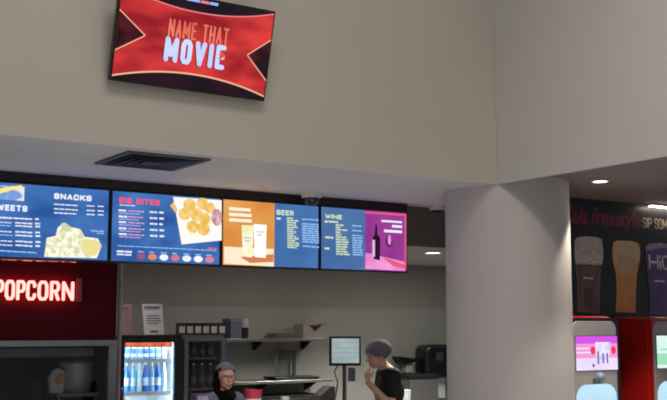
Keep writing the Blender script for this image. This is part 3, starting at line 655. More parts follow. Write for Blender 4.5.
# things standing on the coolers
def sign_holder(px0_, px1_, py0, py1, y, label, m, lean, lines, cat='sign'):
    xa_, xb_ = X(px0_, y), X(px1_, y); h = Z((px0_+px1_)/2, py0, y)-zt1
    t = thing('sign_holder', ((xa_+xb_)/2, y, zt1), label, cat); w = xb_-xa_
    obj('foot', bx(-w/2, w/2, -.03, .06, 0, .006), glass('acrylic', (.9, .9, .92)), t)
    b = bmesh.new(); a = bmesh.new(); box(b, -w/2, w/2, 0, .005, .006, h)
    sh_ = Matrix.Identity(4); sh_[1][2] = .12; sh_[0][2] = lean; b.transform(sh_); p_ = obj('panel', b, m, t)
    if lines:
        b = bmesh.new()
        for (a0, a1, v, hh) in lines: box(b, -w/2+w*a0, -w/2+w*a1, -.0015, 0, h*(v-hh/2), h*(v+hh/2))
        b.transform(sh_); obj('print', b, mat('sign ink', (70, 66, 72), .6), p_)
sign_holder(144.5, 164.5, 304, 335, 9.45, 'white paper sign in a stand on top of the lit cooler', mat('sign paper', (205, 200, 202), .6, var=.02), -.05,
            [(.1, .9, .9, .05), (.1, .8, .84, .03), (.2, .8, .62, .03), (.15, .85, .54, .03), (.12, .9, .46, .03), (.2, .75, .38, .03), (.3, .7, .12, .06)])
sign_holder(119.5, 133.5, 304, 335, 9.5, 'pinkish see-through card holder at the left end of the lit cooler top', mat('pink card', (150, 118, 120), .35, var=.15, scale=12), -.04, [(.2, .7, .85, .05)])
M_tub = mat('tub dark', (52, 44, 42), .5); M_tubl = mat('tub label', (196, 190, 182), .6, var=.08)
pos6 = ['leftmost', 'second', 'third', 'fourth', 'fifth', 'rightmost']
for k in range(6):
    px = 180.5+8.0*k; xx = X(px, 9.3); zb_ = zt1 if px < 184.2 else zt2; zb_ = zt1 if xx < (cx1+dx0)/2 else zt2
    t = thing('seasoning_tub', (xx, 9.3, zb_), 'small dark tub with a white label on the coolers, %s of six in the row' % pos6[k], 'tub', 'labelled tubs on top of the coolers')
    hh = Z(px, 323, 9.3)-zb_
    obj('body', bx(-.036, .036, -.035, .035, 0, hh*.86), M_tub, t, bevel=.006)
    obj('lid', bx(-.038, .038, -.037, .037, hh*.86, hh), M_blackm, t, bevel=.004)
    obj('label', bx(-.031, .031, -.0365, -.0345, hh*.16, hh*.72), M_tubl, t)

# ------------------------------------------------------------------ wall shelves
YW = YK-.012
def shelf(px0_, px1_, py, depth, brx, label, th=.03, m=M_steel):
    yf = YW-depth; z1 = Z((px0_+px1_)/2, py, yf); x0, x1 = X(px0_, yf), X(px1_, yf)
    t = thing('wall_shelf', ((x0+x1)/2, YW-depth/2, z1), label, 'shelf')
    part('board', bx(x0, x1, yf, YW, z1-th, z1), m, t, bevel=.004)
    for q in brx:
        xx = X(q, YW-.1); b = bmesh.new(); vs = [(yf+.16, z1-th), (YW, z1-th), (YW, z1-th-.1), (YW-.03, z1-th-.1)]
        A = [b.verts.new((xx-.012, *v)) for v in vs]; B = [b.verts.new((xx+.012, *v)) for v in vs]
        b.faces.new(A); b.faces.new(B[::-1])
        for k in range(4): b.faces.new((A[k], B[k], B[(k+1) % 4], A[(k+1) % 4]))
        part('bracket', b, M_blackm, t)
    return z1, yf
zs1, ys1 = shelf(227, 324, 338.5, .36, (258, 306), 'upper steel wall shelf on dark brackets right of the coolers')
zs2, ys2 = shelf(234, 333, 380.5, .42, (262, 310), 'lower steel wall shelf behind the workers, with a black tray on it')
yy = YW-.18
def onshelf(name, px0_, px1_, z0, py0, y, label, cat):
    x0, x1 = X(px0_, y), X(px1_, y); return thing(name, ((x0+x1)/2, y, z0), label, cat), x1-x0, Z((px0_+px1_)/2, py0, y)-z0
t, w, h = onshelf('storage_box', 226.5, 238, zs1, 319, yy, 'dull bluish box at the left end of the upper wall shelf', 'box')
obj('body', bx(-w/2, w/2, -.09, .09, 0, h), mat('bluish box', (98, 96, 112), .6), t, bevel=.008); obj('lid', bx(-w/2-.004, w/2+.004, -.094, .094, h*.85, h+.004), mat('bluish lid', (112, 110, 124), .6), t, bevel=.004)
t, w, h = onshelf('canister', 239, 248, zs1, 318.5, yy, 'black canister with a white top on the upper wall shelf', 'canister')
b = bmesh.new(); lathe(b, [(w*.45, 0), (w*.48, .01), (w*.48, h*.55)], 24); obj('body', b, M_blackm, t, smooth=True)
b = bmesh.new(); lathe(b, [(w*.48, h*.55), (w*.48, h*.95), (w*.42, h)], 24); obj('lid', b, mat('canister top', (170, 166, 158), .5), t, smooth=True)
t, w, h = onshelf('folded_cloth', 268, 296, zs1, 333, yy, 'low reddish grey folded cloth lying mid upper wall shelf', 'cloth')
b = bmesh.new()
for k in range(3): box(b, -w/2+.02*k, w/2-.015*k, -.1, .1, h*k/3, h*(k+.9)/3)
obj('cloth', b, mat('reddish cloth', (112, 92, 88), .8, var=.15), t, bevel=.01)
t, w, h = onshelf('carton', 298.5, 322.5, zs1, 324, yy, 'pale open carton with dark red inside, right end of the upper wall shelf', 'carton')
b = bmesh.new(); q = .012
prism(b, [(-w/2, 0), (w/2, 0), (w/2, h), (w*.3, h*.95), (0, h*.45), (-w*.3, h*.95), (-w/2, h)], -.1, -.1+q); box(b, -w/2, w/2, .1-q, .1, 0, h); box(b, -w/2, -w/2+q, -.1+q, .1-q, 0, h); box(b, w/2-q, w/2, -.1+q, .1-q, 0, h); box(b, -w/2+q, w/2-q, -.1+q, .1-q, 0, q)
obj('sides', b, mat('carton board', (158, 148, 138), .7), t)
obj('contents', bx(-w/2+q, w/2-q, -.085, .085, q, h*.9), mat('carton fill', (60, 28, 28), .7, var=.2), t)
t, w, h = onshelf('serving_tray', 269, 314, zs2, 376.3, ys2+.2, 'black shallow tray lying on the lower wall shelf', 'tray')
b = bmesh.new(); prism(b, [(-w/2+.03, 0), (w/2-.03, 0), (w/2, h), (-w/2, h)], -.14, .14); obj('tray', b, M_black, t, bevel=.006)
obj('well', bx(-w/2+.03, w/2-.03, -.12, .12, h-.004, h+.001), M_blackm, t)
t, w, h = onshelf('clear_container', 281, 297, zs2+.0, 352, ys2+.3, 'faint clear plastic container on the lower wall shelf behind the black tray', 'container')
t.location.y = YW-.06; 
b = bmesh.new(); box(b, -w/2, w/2, -.05, .05, 0, h); obj('body', b, glass('clear plastic', (.93, .93, .93)), t, bevel=.01); obj('lid', bx(-w/2-.004, w/2+.004, -.054, .054, h+.0005, h+.012), glass('clear plastic', (.93, .93, .93)), t)

# ------------------------------------------------------------------ counters
YF0 = 6.75; CT = 1.06
t = thing('front_counter', (4.2, YF0+.3, 0), 'long dark service counter at the front of the concession stand', 'counter')
part('body', bx(1.6, 5.35, YF0+.05, YF0+.6, .1, CT-.04), M_wood, t); part('plinth', bx(1.65, 5.3, YF0+.1, YF0+.55, 0, .1), M_blackm, t); part('worktop', bx(1.6, 5.4, YF0, YF0+.65, CT-.04, CT), mat('worktop stone', (70, 66, 66), .3), t, bevel=.008)
YB2 = 9.35
bxs = X(228, YB2)
t = thing('back_counter', (6.4, YB2+.35, 0), 'steel prep counter along the kitchen wall below the shelves', 'counter')
part('body', bx(bxs+.02, 9.2, YB2+.04, YW, .1, .9), M_steeld, t); part('plinth', bx(bxs+.05, 9.1, YB2+.1, YW-.02, 0, .1), M_blackm, t); part('worktop', bx(bxs, 9.25, YB2, YW, .9, .94), M_steel, t, bevel=.005)
# black prep unit below lower shelf
t = thing('warmer_cabinet', (X(285, 9.75), 9.8, .94), 'black food warmer on the prep counter under the lower wall shelf', 'food warmer')
hx0, hx1 = X(240, 9.62), X(331, 9.62)
part('body', bx(hx0, hx1, 9.68, YW-.01, 0.94, zs2-.16), M_blackm, t, bevel=.01); part('door', bx(hx0+.05, hx1-.05, 9.655, 9.679, 0.97, zs2-.19), mat('warmer door', (44, 42, 44), .3), t, bevel=.005)
part('handle', tube(bmesh.new(), [(hx0+.12, 9.655, zs2-.23), (hx0+.12, 9.63, zs2-.23), (hx1-.12, 9.63, zs2-.23), (hx1-.12, 9.655, zs2-.23)], .008), M_steeld, t)

def at_counter(name, px0_, px1_, py0, y, z0, label, cat):
    x0, x1 = X(px0_, y, 390), X(px1_, y, 390); return thing(name, ((x0+x1)/2, y, z0), label, cat), x1-x0, Z((px0_+px1_)/2, py0, y)-z0
t, w, h = at_counter('popcorn_bucket', 245, 261, 389.5, 7.1, CT, 'white popcorn bucket with a pink red band beside the smiling worker', 'bucket')
b = bmesh.new(); lathe(b, [(w*.36, 0), (w*.45, h*.76)], 28); obj('body', b, M_white, t, smooth=True)
b = bmesh.new(); lathe(b, [(w*.45, h*.76), (w*.485, h*.97), (w*.5, h), (w*.47, h), (w*.45, h*.86)], 28); obj('band', b, mat('bucket red', (206, 60, 84), .5, var=.06), t, smooth=True)
t, w, h = at_counter('snack_box', 193.5, 206, 394, 7.1, CT, 'small white and violet box on the counter left of the smiling worker', 'box')
obj('body', bx(-w/2, w/2, -.05, .05, 0, h), mat('box violet', (120, 96, 140), .6), t, bevel=.004); obj('print', bx(-w*.42, w*.42, -.052, -.05, h*.45, h*.95), mat('box white', (190, 184, 196), .6, var=.15, scale=30), t)
t, w, h = at_counter('paper_cup', 281, 289, 396.5, 7.12, CT, 'white paper cup on the counter below the black tray', 'cup')
b = bmesh.new(); lathe(b, [(w*.36, 0), (w*.48, h*.97), (w*.5, h), (w*.46, h)], 24); obj('body', b, M_white, t, smooth=True)
b = bmesh.new(); lathe(b, [(w*.44, h*.9), (w*.1, h*.905)], 24); obj('contents', b, mat('cup drink', (120, 90, 70), .4), t)

# ------------------------------------------------------------------ monitor on a pole
YT = 8.45
mc = P(345, 351, YT); rz_ = -YAW + math.radians(6)
t = thing('order_monitor', (mc.x, YT, CT-.12), 'black framed monitor with a pale screen left of the worker in the hairnet', 'monitor', rz=rz_)
dep = (mc-CAM).dot(fh); k = dep/1057; mw2, mh = 31.5*k, 29*k; zc_ = mc.z-t.location.z
obj('casing', bx(-mw2/2, mw2/2, -.02, .03, zc_-mh/2, zc_+mh/2), M_black, t, bevel=.006)
obj('display', bx(-mw2/2+.022, mw2/2-.018, -.0215, -.019, zc_-mh/2+.026, zc_+mh/2-.02), emit('monitor display', (142, 160, 164), 1, (166, 182, 184), 5), t)
b = bmesh.new()
for v in range(4): box(b, -mw2/2+.03, mw2/2-.03, -.0222, -.0216, zc_-.07+.05*v, zc_-.066+.05*v)
obj('display_lines', b, emit('monitor lines', (120, 140, 146), 1), t)
obj('neck', tube(bmesh.new(), [(0, .04, .01), (0, .045, zc_-.12), (0, .03, zc_-.05)], .022), M_steeld, t, smooth=True)
b = bmesh.new(); lathe(b, [(.11, 0), (.11, .01), (.03, .02)], 28, (0, .04, 0)); obj('base', b, M_steeld, t, smooth=True)
pts = [(-.05, .03, zc_-.1), (-.1, .02, zc_-.2), (-.07, .0, zc_-.3), (-.12, 0, .03)]
obj('cable', tube(bmesh.new(), pts, .006), M_blackm, t, smooth=True)
obj('card_reader', bx(.03, .10, -.03, .02, zc_-mh/2-.15, zc_-mh/2-.02), M_grey, t, bevel=.008)
# small island counter that carries the monitor
t2 = thing('island_counter', (mc.x, YT+.05, 0), 'low steel counter under the order monitor between the two workers', 'counter')
ix0, ix1 = mc.x-.45, mc.x+.3
part('body', bx(ix0+.02, ix1-.02, YT-.18, YT+.28, .1, CT-.16), M_steeld, t2); part('plinth', bx(ix0+.05, ix1-.05, YT-.14, YT+.24, 0, .1), M_blackm, t2); part('worktop', bx(ix0, ix1, YT-.2, YT+.3, CT-.16, CT-.12), M_steel, t2, bevel=.004)
g = P(322, 396, YT-.08)
t = thing('card_terminal', (g.x, YT-.08, CT-.12), 'grey card terminal with a sloping top left of the monitor pole', 'card terminal')
hh = Z(322, 386, YT-.08)-(CT-.12)
b = bmesh.new(); prism(b, [(-.11, 0), (.11, 0), (.11, hh), (.06, hh*1.02), (-.06, hh*.75), (-.11, hh*.4)], -.07, .07); obj('body', b, mat('terminal grey', (108, 104, 104), .5), t, bevel=.012)
obj('slot', bx(.02, .09, -.073, -.069, hh*.5, hh*.56), M_blackm, t)

# ------------------------------------------------------------------ right end of the kitchen wall
YD = YW-.0
yd = YW-.14; t = thing('paper_towel_dispenser', ((X(446.5, yd)+X(421, yd))/2, YW-.001, Z(430, 361, yd)), 'black rounded paper towel dispenser on the kitchen wall beside the column', 'dispenser')
w = X(446.5, yd)-X(421, yd); h = Z(430, 344.5, yd)-Z(430, 377.5, yd)
b = bmesh.new(); prism(b, rrect(-w/2, w/2, -h/2, h/2, .085, 8), -.25, 0); o = obj('cover', b, mat('dispenser black', (30, 30, 34), .25, var=.1, spec=.7), t, bevel=.045, seg=5, smooth=True)
obj('window', bx(-w*.16, w*.12, -.2535, -.249, h*.02, h*.26), mat('dispenser window', (70, 72, 80), .12), t)
obj('paper_slot', bx(-w*.3, w*.3, -.2, -.06, -h/2-.006, -h/2+.004), M_blackm, t)
obj('towel', bx(w*.1, w*.45, -.12, -.112, -h/2-.25, -h/2+.0), M_white, t)
yd2 = YW-.08; zz1 = Z(404, 362, yd2)
t = thing('wall_bracket_tray', (X(404, yd2), YW, zz1), 'short black wall ledge left of the paper towel dispenser', 'wall ledge')
w = X(413, yd2)-X(395, yd2)
b = bmesh.new(); prism(b, [(-w/2, .07), (w/2, .04), (w/2, .0), (-w*.25, -.02)], -.16, 0); obj('ledge', b, M_black, t, bevel=.008)
obj('cup_holder', bx(-.0, w*.36, -.12, -.0, -.13, -.02), mat('holder white', (160, 158, 154), .5), t, bevel=.01)
yc = YW-.3
t = thing('ice_bin', (X(416, yc), yc, .94), 'grey steel bin on the prep counter under the paper towel dispenser', 'bin')
w = X(430, yc)-X(402, yc); h = Z(418, 374, yc)-.94
obj('body', bx(-w/2, w/2, -.15, .2, 0, h-.05), mat('bin grey', (96, 92, 91), .5), t, bevel=.01); obj('lid', bx(-w/2-.01, w/2+.01, -.16, .21, h-.05, h), M_blackm, t, bevel=.01)
yc2 = YB2+.12; z1 = Z(405, 391, yc2); h = z1-.94
t = thing('white_tub', (X(405, yc2), yc2, .94), 'short white tub just behind the worker in the hairnet', 'tub')
b = bmesh.new(); lathe(b, [(.05, 0), (.055, .01), (.06, h)], 24); obj('body', b, M_white, t, smooth=True)
b = bmesh.new(); lathe(b, [(.064, h), (.064, h+.012), (.05, h+.016)], 24); obj('lid', b, M_white, t, smooth=True)

# ------------------------------------------------------------------ people
def ell(bm, c, r, rot=None, n=2):
    m = Matrix.Translation(c)
    if rot: m = m @ rot
    m = m @ Matrix.Diagonal((*r, 1)); bmesh.ops.create_icosphere(bm, subdivisions=n, radius=1, matrix=m)
def cap(bm, a, b, ra, rb, sq=None):
    a, b = Vector(a), Vector(b); d = (b-a); L_ = d.length; t_ = d.normalized(); u = t_.orthogonal().normalized(); v = t_.cross(u); n = 16; rings = []
    for k in range(9):
        if k <= 4: an = PI/2*(k/4); p = a - t_*ra*math.cos(an); r = ra*math.sin(an)
        else: an = PI/2*((k-5)/3+.0)*.98; p = b + t_*rb*math.sin(an); r = rb*math.cos(an)
        rings.append((p, max(r, .0008)))
    rr = []
    for p, r in rings:
        rr.append([bm.verts.new(p + (u*math.cos(2*PI*k/n)+v*math.sin(2*PI*k/n))*r) for k in range(n)])
    for A, B in zip(rr, rr[1:]):
        for k in range(n): bm.faces.new((A[k], A[(k+1) % n], B[(k+1) % n], B[k]))
    bm.faces.new(rr[0][::-1]); bm.faces.new(rr[-1])
def chain(bm, pts, rs):
    for (a, b), (ra, rb) in zip(zip(pts, pts[1:]), zip(rs, rs[1:])): cap(bm, a, b, ra, rb)
def remesh(name, bm, m, parent, vox=.006, smooth=4, sc=1.0):
    bmesh.ops.recalc_face_normals(bm, faces=bm.faces)
    me = bpy.data.meshes.new('tmp'); bm.to_mesh(me); bm.free(); o = link('tmp', me)
    r = o.modifiers.new('r', 'REMESH'); r.mode = 'VOXEL'; r.voxel_size = vox; r.use_smooth_shade = True
    s_ = o.modifiers.new('s', 'SMOOTH'); s_.factor = .5; s_.iterations = smooth
    bpy.context.view_layer.update()
    nm = bpy.data.meshes.new_from_object(o.evaluated_get(bpy.context.evaluated_depsgraph_get()))
    bpy.data.objects.remove(o); bpy.data.meshes.remove(me); nm.name = name; nm.materials.clear(); nm.materials.append(m)
    nm.polygons.foreach_set('use_smooth', [True]*len(nm.polygons))
    nm.transform(Matrix.Scale(sc, 4))
    return link(name, nm, parent)
def hand(bm, wrist, d, pn, curl, side):
    """palm and five fingers from the wrist along d; pn = palm normal (the way the fingers close), side = towards the thumb"""
    d = Vector(d).normalized(); pn = Vector(pn); pn = (pn-d*pn.dot(d)).normalized(); sd = d.cross(pn).normalized()*side; w = Vector(wrist)
    base = w + d*.085
    for k in range(4): cap(bm, w+d*.015+sd*(.012-.008*k), base+sd*(.027-.018*k), .014, .0125)
    for k, ln in enumerate((.07, .08, .074, .058)):
        p = base + sd*(.027-.018*k); dd = d.copy(); r = .0092
        pts = [p]
        for seg_, fr in enumerate((.45, .32, .23)):
            dd = (dd*math.cos(curl) + pn*math.sin(curl)).normalized() if seg_ or curl < .9 else (dd*math.cos(curl*.6)+pn*math.sin(curl*.6)).normalized()
            pn_l = pn; p = p + dd*ln*fr; pts.append(p)
        chain(bm, pts, [r, r*.95, r*.86, r*.75])
    q = w + d*.03 + sd*.025; t1 = q + (d*.6+sd*.6+pn*.35)*.035; t2 = t1 + (d*.8+sd*.15+pn*.5)*.032; t3 = t2 + (d*.85+pn*.4)*.024
    chain(bm, [w+d*.02+sd*.012, q, t1, t2, t3], [.014, .0135, .011, .0095, .008])
def head_parts(bm, hm):
    T = bmesh.new()
    ell(T, (0, .012, .02), (.074, .094, .098), n=3); ell(T, (0, -.028, -.048), (.057, .062, .066), n=3); ell(T, (0, -.058, -.088), (.026, .024, .02))
    cap(T, (0, -.082, .012), (0, -.106, -.026), .009, .013); ell(T, (-.011, -.098, -.03), (.009, .009, .007)); ell(T, (.011, -.098, -.03), (.009, .009, .007))
    cap(T, (-.038, -.078, .03), (.038, -.078, .03), .011, .011); 
    for s in (-1, 1):
        ell(T, (s*.04, -.066, -.025), (.022, .018, .018)); ell(T, (s*.077, .012, -.008), (.009, .02, .032)); cap(T, (s*.022, -.083, -.062), (0, -.09, -.0605), .005, .0065); cap(T, (s*.02, -.082, -.068), (0, -.088, -.07), .005, .007)
    bmesh.ops.transform(T, matrix=hm, verts=T.verts)
    me = bpy.data.meshes.new('h'); T.to_mesh(me); T.free(); bm.from_mesh(me); bpy.data.meshes.remove(me)
def cutshell(c, r, hm, keep, n=4, inner=None):
    """dome part of an ellipsoid kept on the positive side of planes (point, normal)"""
    b = bmesh.new(); ell(b, c, r, n=n)
    for p, nn in keep:
        g = bmesh.ops.bisect_plane(b, geom=b.verts[:]+b.edges[:]+b.faces[:], plane_co=p, plane_no=nn, clear_inner=True)
        es = [e for e in b.edges if e.is_boundary]
        if es: bmesh.ops.edgenet_fill(b, edges=es)
    bmesh.ops.transform(b, matrix=hm, verts=b.verts); return b

M_skinA = mat('skin tan', (226, 168, 138), .5, var=.05, scale=20); M_skinB = mat('skin pale', (222, 176, 154), .5, var=.05, scale=20)
M_lip = mat('lip', (150, 76, 70), .4); M_shirt = mat('black shirt', (22, 20, 22), .8, var=.15, scale=30); M_trouser = mat('dark trousers', (34, 34, 40), .8, var=.1); M_shoe = mat('black shoe', (16, 16, 17), .5)
def person(loc_, rz, sc, label, skin, head_m, J, shirt_m, sleeve, smile=0):
    t = thing('person', loc_, label, 'person', rz=rz)
    b = bmesh.new(); head_parts(b, head_m)
    hc = head_m @ Vector((0, .02, -.07)); cap(b, J['neck'], hc, .058, .05)
    ell(b, J['chest'], (.155, .11, .17), J['lean'], 3); ell(b, J['belly'], (.14, .11, .17), J['lean'], 3); ell(b, J['hip'], (.165, .125, .13), None, 3)
    chain(b, [J['sl'], J['neck'], J['sr']], [.06, .065, .06])
    for s, sg in (('l', 1), ('r', -1)):
        chain(b, [J['s'+s], J['e'+s], J['w'+s]], [.052, .04, .027])
        hd = J['h'+s]; hand(b, J['w'+s], hd[0], hd[1], hd[2], hd[3])
        chain(b, [(sg*.088, J['hip'].y, .88), (sg*.095, J['hip'].y-.01, .48), (sg*.1, J['hip'].y+.02, .09)], [.088, .058, .038]); cap(b, (sg*.1, J['hip'].y+.03, .045), (sg*.115, J['hip'].y-.14, .03), .04, .03)
    remesh('body', b, skin, t, .0055, 3, sc)
    b = bmesh.new()
    ell(b, J['chest'], (.172, .128, .18), J['lean'], 3); ell(b, J['belly'], (.16, .13, .19), J['lean'], 3); ell(b, J['hip'], (.178, .14, .11), None, 3)
    chain(b, [J['sl'], (Vector(J['neck'])-Vector((0, 0, .018))), J['sr']], [.068, .07, .068])
    for s in 'lr':
        S_, E_ = Vector(J['s'+s]), Vector(J['e'+s]); cap(b, S_, S_.lerp(E_, sleeve), .066, .06)
    remesh('shirt', b, shirt_m, t, .009, 4, sc)
    b = bmesh.new(); y_ = J['hip'].y
    ell(b, (0, y_, .9), (.175, .135, .12), None, 3)
    for sg in (1, -1): chain(b, [(sg*.088, y_, .86), (sg*.095, y_-.01, .48), (sg*.1, y_+.02, .1)], [.1, .075, .06])
    remesh('trousers', b, M_trouser, t, .01, 3, sc)
    for sg in (1, -1):
        b = bmesh.new(); cap(b, (sg*.1, y_+.045, .045), (sg*.117, y_-.15, .035), .046, .037); box(b, sg*.1-.04, sg*.1+.045, y_-.16, y_+.07, 0, .02); remesh('shoe', b, M_shoe, t, .008, 3, sc)
    M_eyew = mat('eye white', (210, 206, 200), .3); M_iris = mat('iris', (40, 28, 22), .2)
    for s in (-1, 1):
        b = bmesh.new(); ell(b, (s*.03, -.0755, .008), (.013, .009, .0085), None, 2)
        f0 = len(b.faces); ell(b, (s*.031, -.0835, .008), (.0055, .0025, .0055), None, 2); b.faces.ensure_lookup_table()
        for f in b.faces[f0:]: f.material_index = 1
        bmesh.ops.transform(b, matrix=Matrix.Scale(sc, 4) @ head_m, verts=b.verts); obj('eye', b, [M_eyew, M_iris], t, smooth=True)
    b = bmesh.new(); chain(b, [(-.024-.006*smile, -.0855+.006*smile, -.063+.006*smile), (0, -.0955, -.066), (.024+.006*smile, -.0855+.006*smile, -.063+.006*smile)], [.0035, .0055, .0035]); bmesh.ops.transform(b, matrix=Matrix.Scale(sc, 4) @ head_m, verts=b.verts); obj('lips', b, M_lip, t, smooth=True)
    return t
SCM = lambda s: Matrix.Scale(s, 4)
# worker in the hairnet: side-on, hand at the chin
hm = Matrix.Translation((0, -.085, 1.575)) @ Matrix.Rotation(math.radians(14), 4, 'X')
J = dict(neck=(0, .01, 1.44), chest=Vector((0, .045, 1.26)), belly=Vector((0, .06, 1.06)), hip=Vector((0, .07, .92)), lean=Matrix.Rotation(math.radians(6), 4, 'X'),
         sl=(.165, .03, 1.395), el=(.2, -.03, 1.13), wl=(.085, -.205, 1.335), hl=((-.3, .0, .95), (-.3, .9, .1), .45, -1),
         sr=(-.165, .03, 1.395), er=(-.2, .0, 1.12), wr=(-.16, -.23, 1.02), hr=((.1, -.95, -.15), (.1, -.1, -1), .35, 1))
YPR = 7.85; rp = P(385.5, 370, YPR); topz = Z(381, 341.5, YPR); scR = topz/1.705
pr = person((rp.x, YPR, 0), math.radians(-106), scR, 'worker in a grey hairnet and black shirt standing side-on, hand raised to the chin', M_skinB, hm, J, M_shirt, .62)
M_net = mat('grey hairnet', (112, 108, 116), .8, var=.3, scale=45, bump=.3)
b = cutshell((0, .03, .045), (.105, .126, .1), SCM(scR) @ hm, [((0, -.085, .045), (0, .62, .78))]); obj('hairnet', b, M_net, pr, smooth=True)
b = bmesh.new(); chain(b, [(-.082, -.04, .02), (-.075, -.075, .047), (0, -.098, .064), (.075, -.075, .047), (.082, -.04, .02)], [.006]*5); bmesh.ops.transform(b, matrix=SCM(scR) @ hm, verts=b.verts); obj('hairnet_band', b, M_net, pr, smooth=True)
# smiling worker in the cap and glasses
hm = Matrix.Translation((0, -.04, 1.53)) @ Matrix.Rotation(math.radians(-8), 4, 'Z') @ Matrix.Rotation(math.radians(4), 4, 'X')
J = dict(neck=(0, .0, 1.36), chest=Vector((0, .01, 1.2)), belly=Vector((0, .02, 1.04)), hip=Vector((0, .02, .92)), lean=Matrix.Rotation(math.radians(2), 4, 'X'),
         sl=(.16, .01, 1.32), el=(.2, .02, 1.06), wl=(.15, -.17, .95), hl=((-.1, -.9, -.1), (-.3, 0, -1), .35, -1),
         sr=(-.16, .01, 1.32), er=(-.2, .02, 1.06), wr=(-.15, -.17, .95), hr=((.1, -.9, -.1), (.3, 0, -1), .35, 1))
YPL = 7.85; lp = P(225.5, 375, YPL); topz = Z(226, 362.5, YPL); scL = topz/1.66
pl = person((lp.x, YPL+.04, 0), math.radians(4), scL, 'smiling worker in a grey cap, black headscarf and glasses beside the pink red bucket', M_skinA, hm, J, mat('grey shirt', (118, 120, 134), .8, var=.1, scale=30), .85, 1)
M_capm = mat('cap cloth', (116, 116, 136), .8, var=.1, scale=30); M_hair = mat('black scarf', (13, 11, 13), .9, var=.2, scale=40, spec=.1)
b = cutshell((0, .016, .035), (.086, .108, .1), SCM(scL) @ hm, [((0, -.06, .07), (0, .5, .86))]); cp = obj('cap', b, M_capm, pl, smooth=True)
b = bmesh.new(); ell(b, (0, .04, .0), (.09, .078, .1), None, 3)
chain(b, [(-.08, .01, .05), (-.088, .015, -.06), (-.075, .0, -.13)], [.022, .028, .036]); chain(b, [(.08, .04, .04), (.084, .04, -.06), (.065, .02, -.13)], [.016, .02, .034])
chain(b, [(0, .08, -.02), (0, .07, -.16)], [.07, .08]); chain(b, [(-.06, -.02, .07), (0, -.055, .085), (.06, -.02, .07)], [.022, .016, .02])
chain(b, [(-.055, .0, -.16), (0, -.03, -.175), (.055, .0, -.16)], [.04, .036, .04]); chain(b, [(0, -.02, -.2), (0, -.06, -.32)], [.085, .07]); ell(b, (0, .02, -.17), (.12, .1, .06), None, 3)
bmesh.ops.transform(b, matrix=hm, verts=b.verts); remesh('headscarf', b, M_hair, pl, .007, 3, scL)
b = bmesh.new()
for s in (-1, 1):
    pts = [(s*.033+.026*math.cos(2*PI*k/16), -.098, .006+.02*math.sin(2*PI*k/16)) for k in range(17)]; tube(b, pts, .0022, 6); tube(b, [(s*.059, -.098, .01), (s*.08, -.06, .012), (s*.083, .01, .008)], .002, 6)
tube(b, [(-.008, -.098, .01), (0, -.102, .013), (.008, -.098, .01)], .002, 6); bmesh.ops.transform(b, matrix=SCM(scL) @ hm, verts=b.verts); gl = obj('glasses', b, M_steeld, pl, smooth=True)
b = bmesh.new()
for s in (-1, 1): lathe(b, [(.0255, 0), (.0255, .001)], 20, (0, 0, 0)); 
b.free(); b = bmesh.new()
for s in (-1, 1):
    vs = [b.verts.new((s*.033+.025*math.cos(2*PI*k/20), -.0975, .006+.019*math.sin(2*PI*k/20))) for k in range(20)]; b.faces.new(vs)
bmesh.ops.transform(b, matrix=SCM(scL) @ hm, verts=b.verts); obj('lens', b, M_glass, gl)

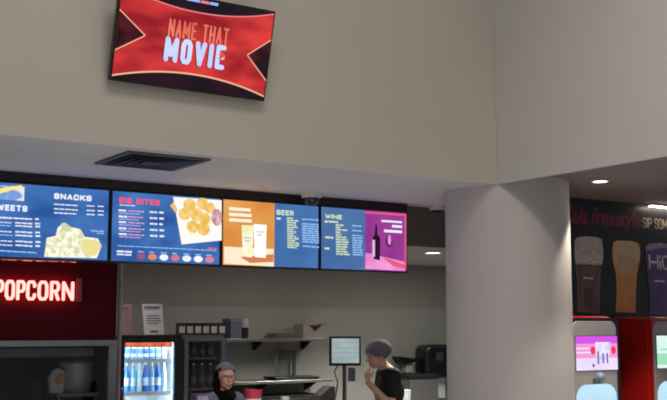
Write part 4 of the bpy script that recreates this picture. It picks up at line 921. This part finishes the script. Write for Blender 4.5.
# ------------------------------------------------------------------ light
def area(name, p, target, sx, sy, power, col):
    l = bpy.data.lights.new(name, 'AREA'); l.shape = 'RECTANGLE'; l.size = sx; l.size_y = sy; l.energy = power; l.color = col
    o = bpy.data.objects.new(name, l); COL.objects.link(o); o.location = p
    o.rotation_euler = (Vector(target)-Vector(p)).to_track_quat('-Z', 'Y').to_euler(); return o
area('lobby_lamp', (2.1, 3.4, 6.2), (2.1, 4.0, 0), 2.0, 1.2, 53, (1, .95, .89))
area('lobby_lamp', (3.2, -2.5, 6.2), (3.2, -2.4, 0), 2.5, 2.5, 80, (1, .96, .92))
for x_, y_ in ((0.6, 4.3), (2.6, 4.3), (3.2, 4.5), (1.6, 2.2), (3.6, 2.2)):
    l = bpy.data.lights.new('soffit_bounce_fill', 'SPOT'); l.energy = 470; l.spot_size = math.radians(52); l.spot_blend = .4; l.color = (1, .97, .95); l.shadow_soft_size = .08  # added unseen spots: their bounce off the floor brightens the soffit
    lo = bpy.data.objects.new('soffit_bounce_fill', l); COL.objects.link(lo); lo.location = (x_, y_, 6.2)
l = bpy.data.lights.new('right_wall_fill', 'SPOT'); l.energy = 270; l.spot_size = math.radians(62); l.spot_blend = 1; l.color = (1, .96, .9); l.shadow_soft_size = .1  # added unseen spot, washes the right wall brighter
lo = bpy.data.objects.new('right_wall_fill', l); COL.objects.link(lo); lo.location = (2.8, 1.6, 6.0); lo.rotation_euler = (Vector((5.64, 3.2, 3.7))-lo.location).to_track_quat('-Z', 'Y').to_euler()
l = bpy.data.lights.new('worker_fill', 'SPOT'); l.energy = 650; l.spot_size = math.radians(11); l.spot_blend = .8; l.color = (1, .95, .9); l.shadow_soft_size = .06  # added unseen spot, brightens the face of the worker in the cap
lo = bpy.data.objects.new('worker_fill', l); COL.objects.link(lo); lo.location = (3.0, 1.0, 4.5); lo.rotation_euler = (Vector((4.2, 7.8, 1.2))-lo.location).to_track_quat('-Z', 'Y').to_euler()
area('kitchen_lamp', (3.6, 8.9, ZL-.02), (3.6, 8.9, 0), .6, .6, 7, (1, .95, .9))
area('kitchen_lamp', (5.6, 8.8, ZL-.02), (5.6, 8.8, 0), .6, .6, 9, (1, .95, .9))
area('kitchen_lamp', (7.6, 8.7, ZL-.02), (7.6, 8.7, 0), .6, .6, 13, (.98, 1, .92))
w = bpy.data.worlds.new('world'); S.world = w; w.use_nodes = True
bgn = w.node_tree.nodes['Background']; bgn.inputs['Color'].default_value = (.86, .94, 1.08, 1); bgn.inputs['Strength'].default_value = .23

vs_ = S.view_settings; S.display_settings.display_device = 'sRGB'
vs_.view_transform = 'Standard'; vs_.look = 'None'; vs_.exposure = 0; vs_.gamma = 1; vs_.use_curve_mapping = False
S.cycles.max_bounces = 8; S.cycles.diffuse_bounces = 4; S.cycles.transparent_max_bounces = 12
S.cycles.filter_width = 1.9
S.cycles.use_denoising = True
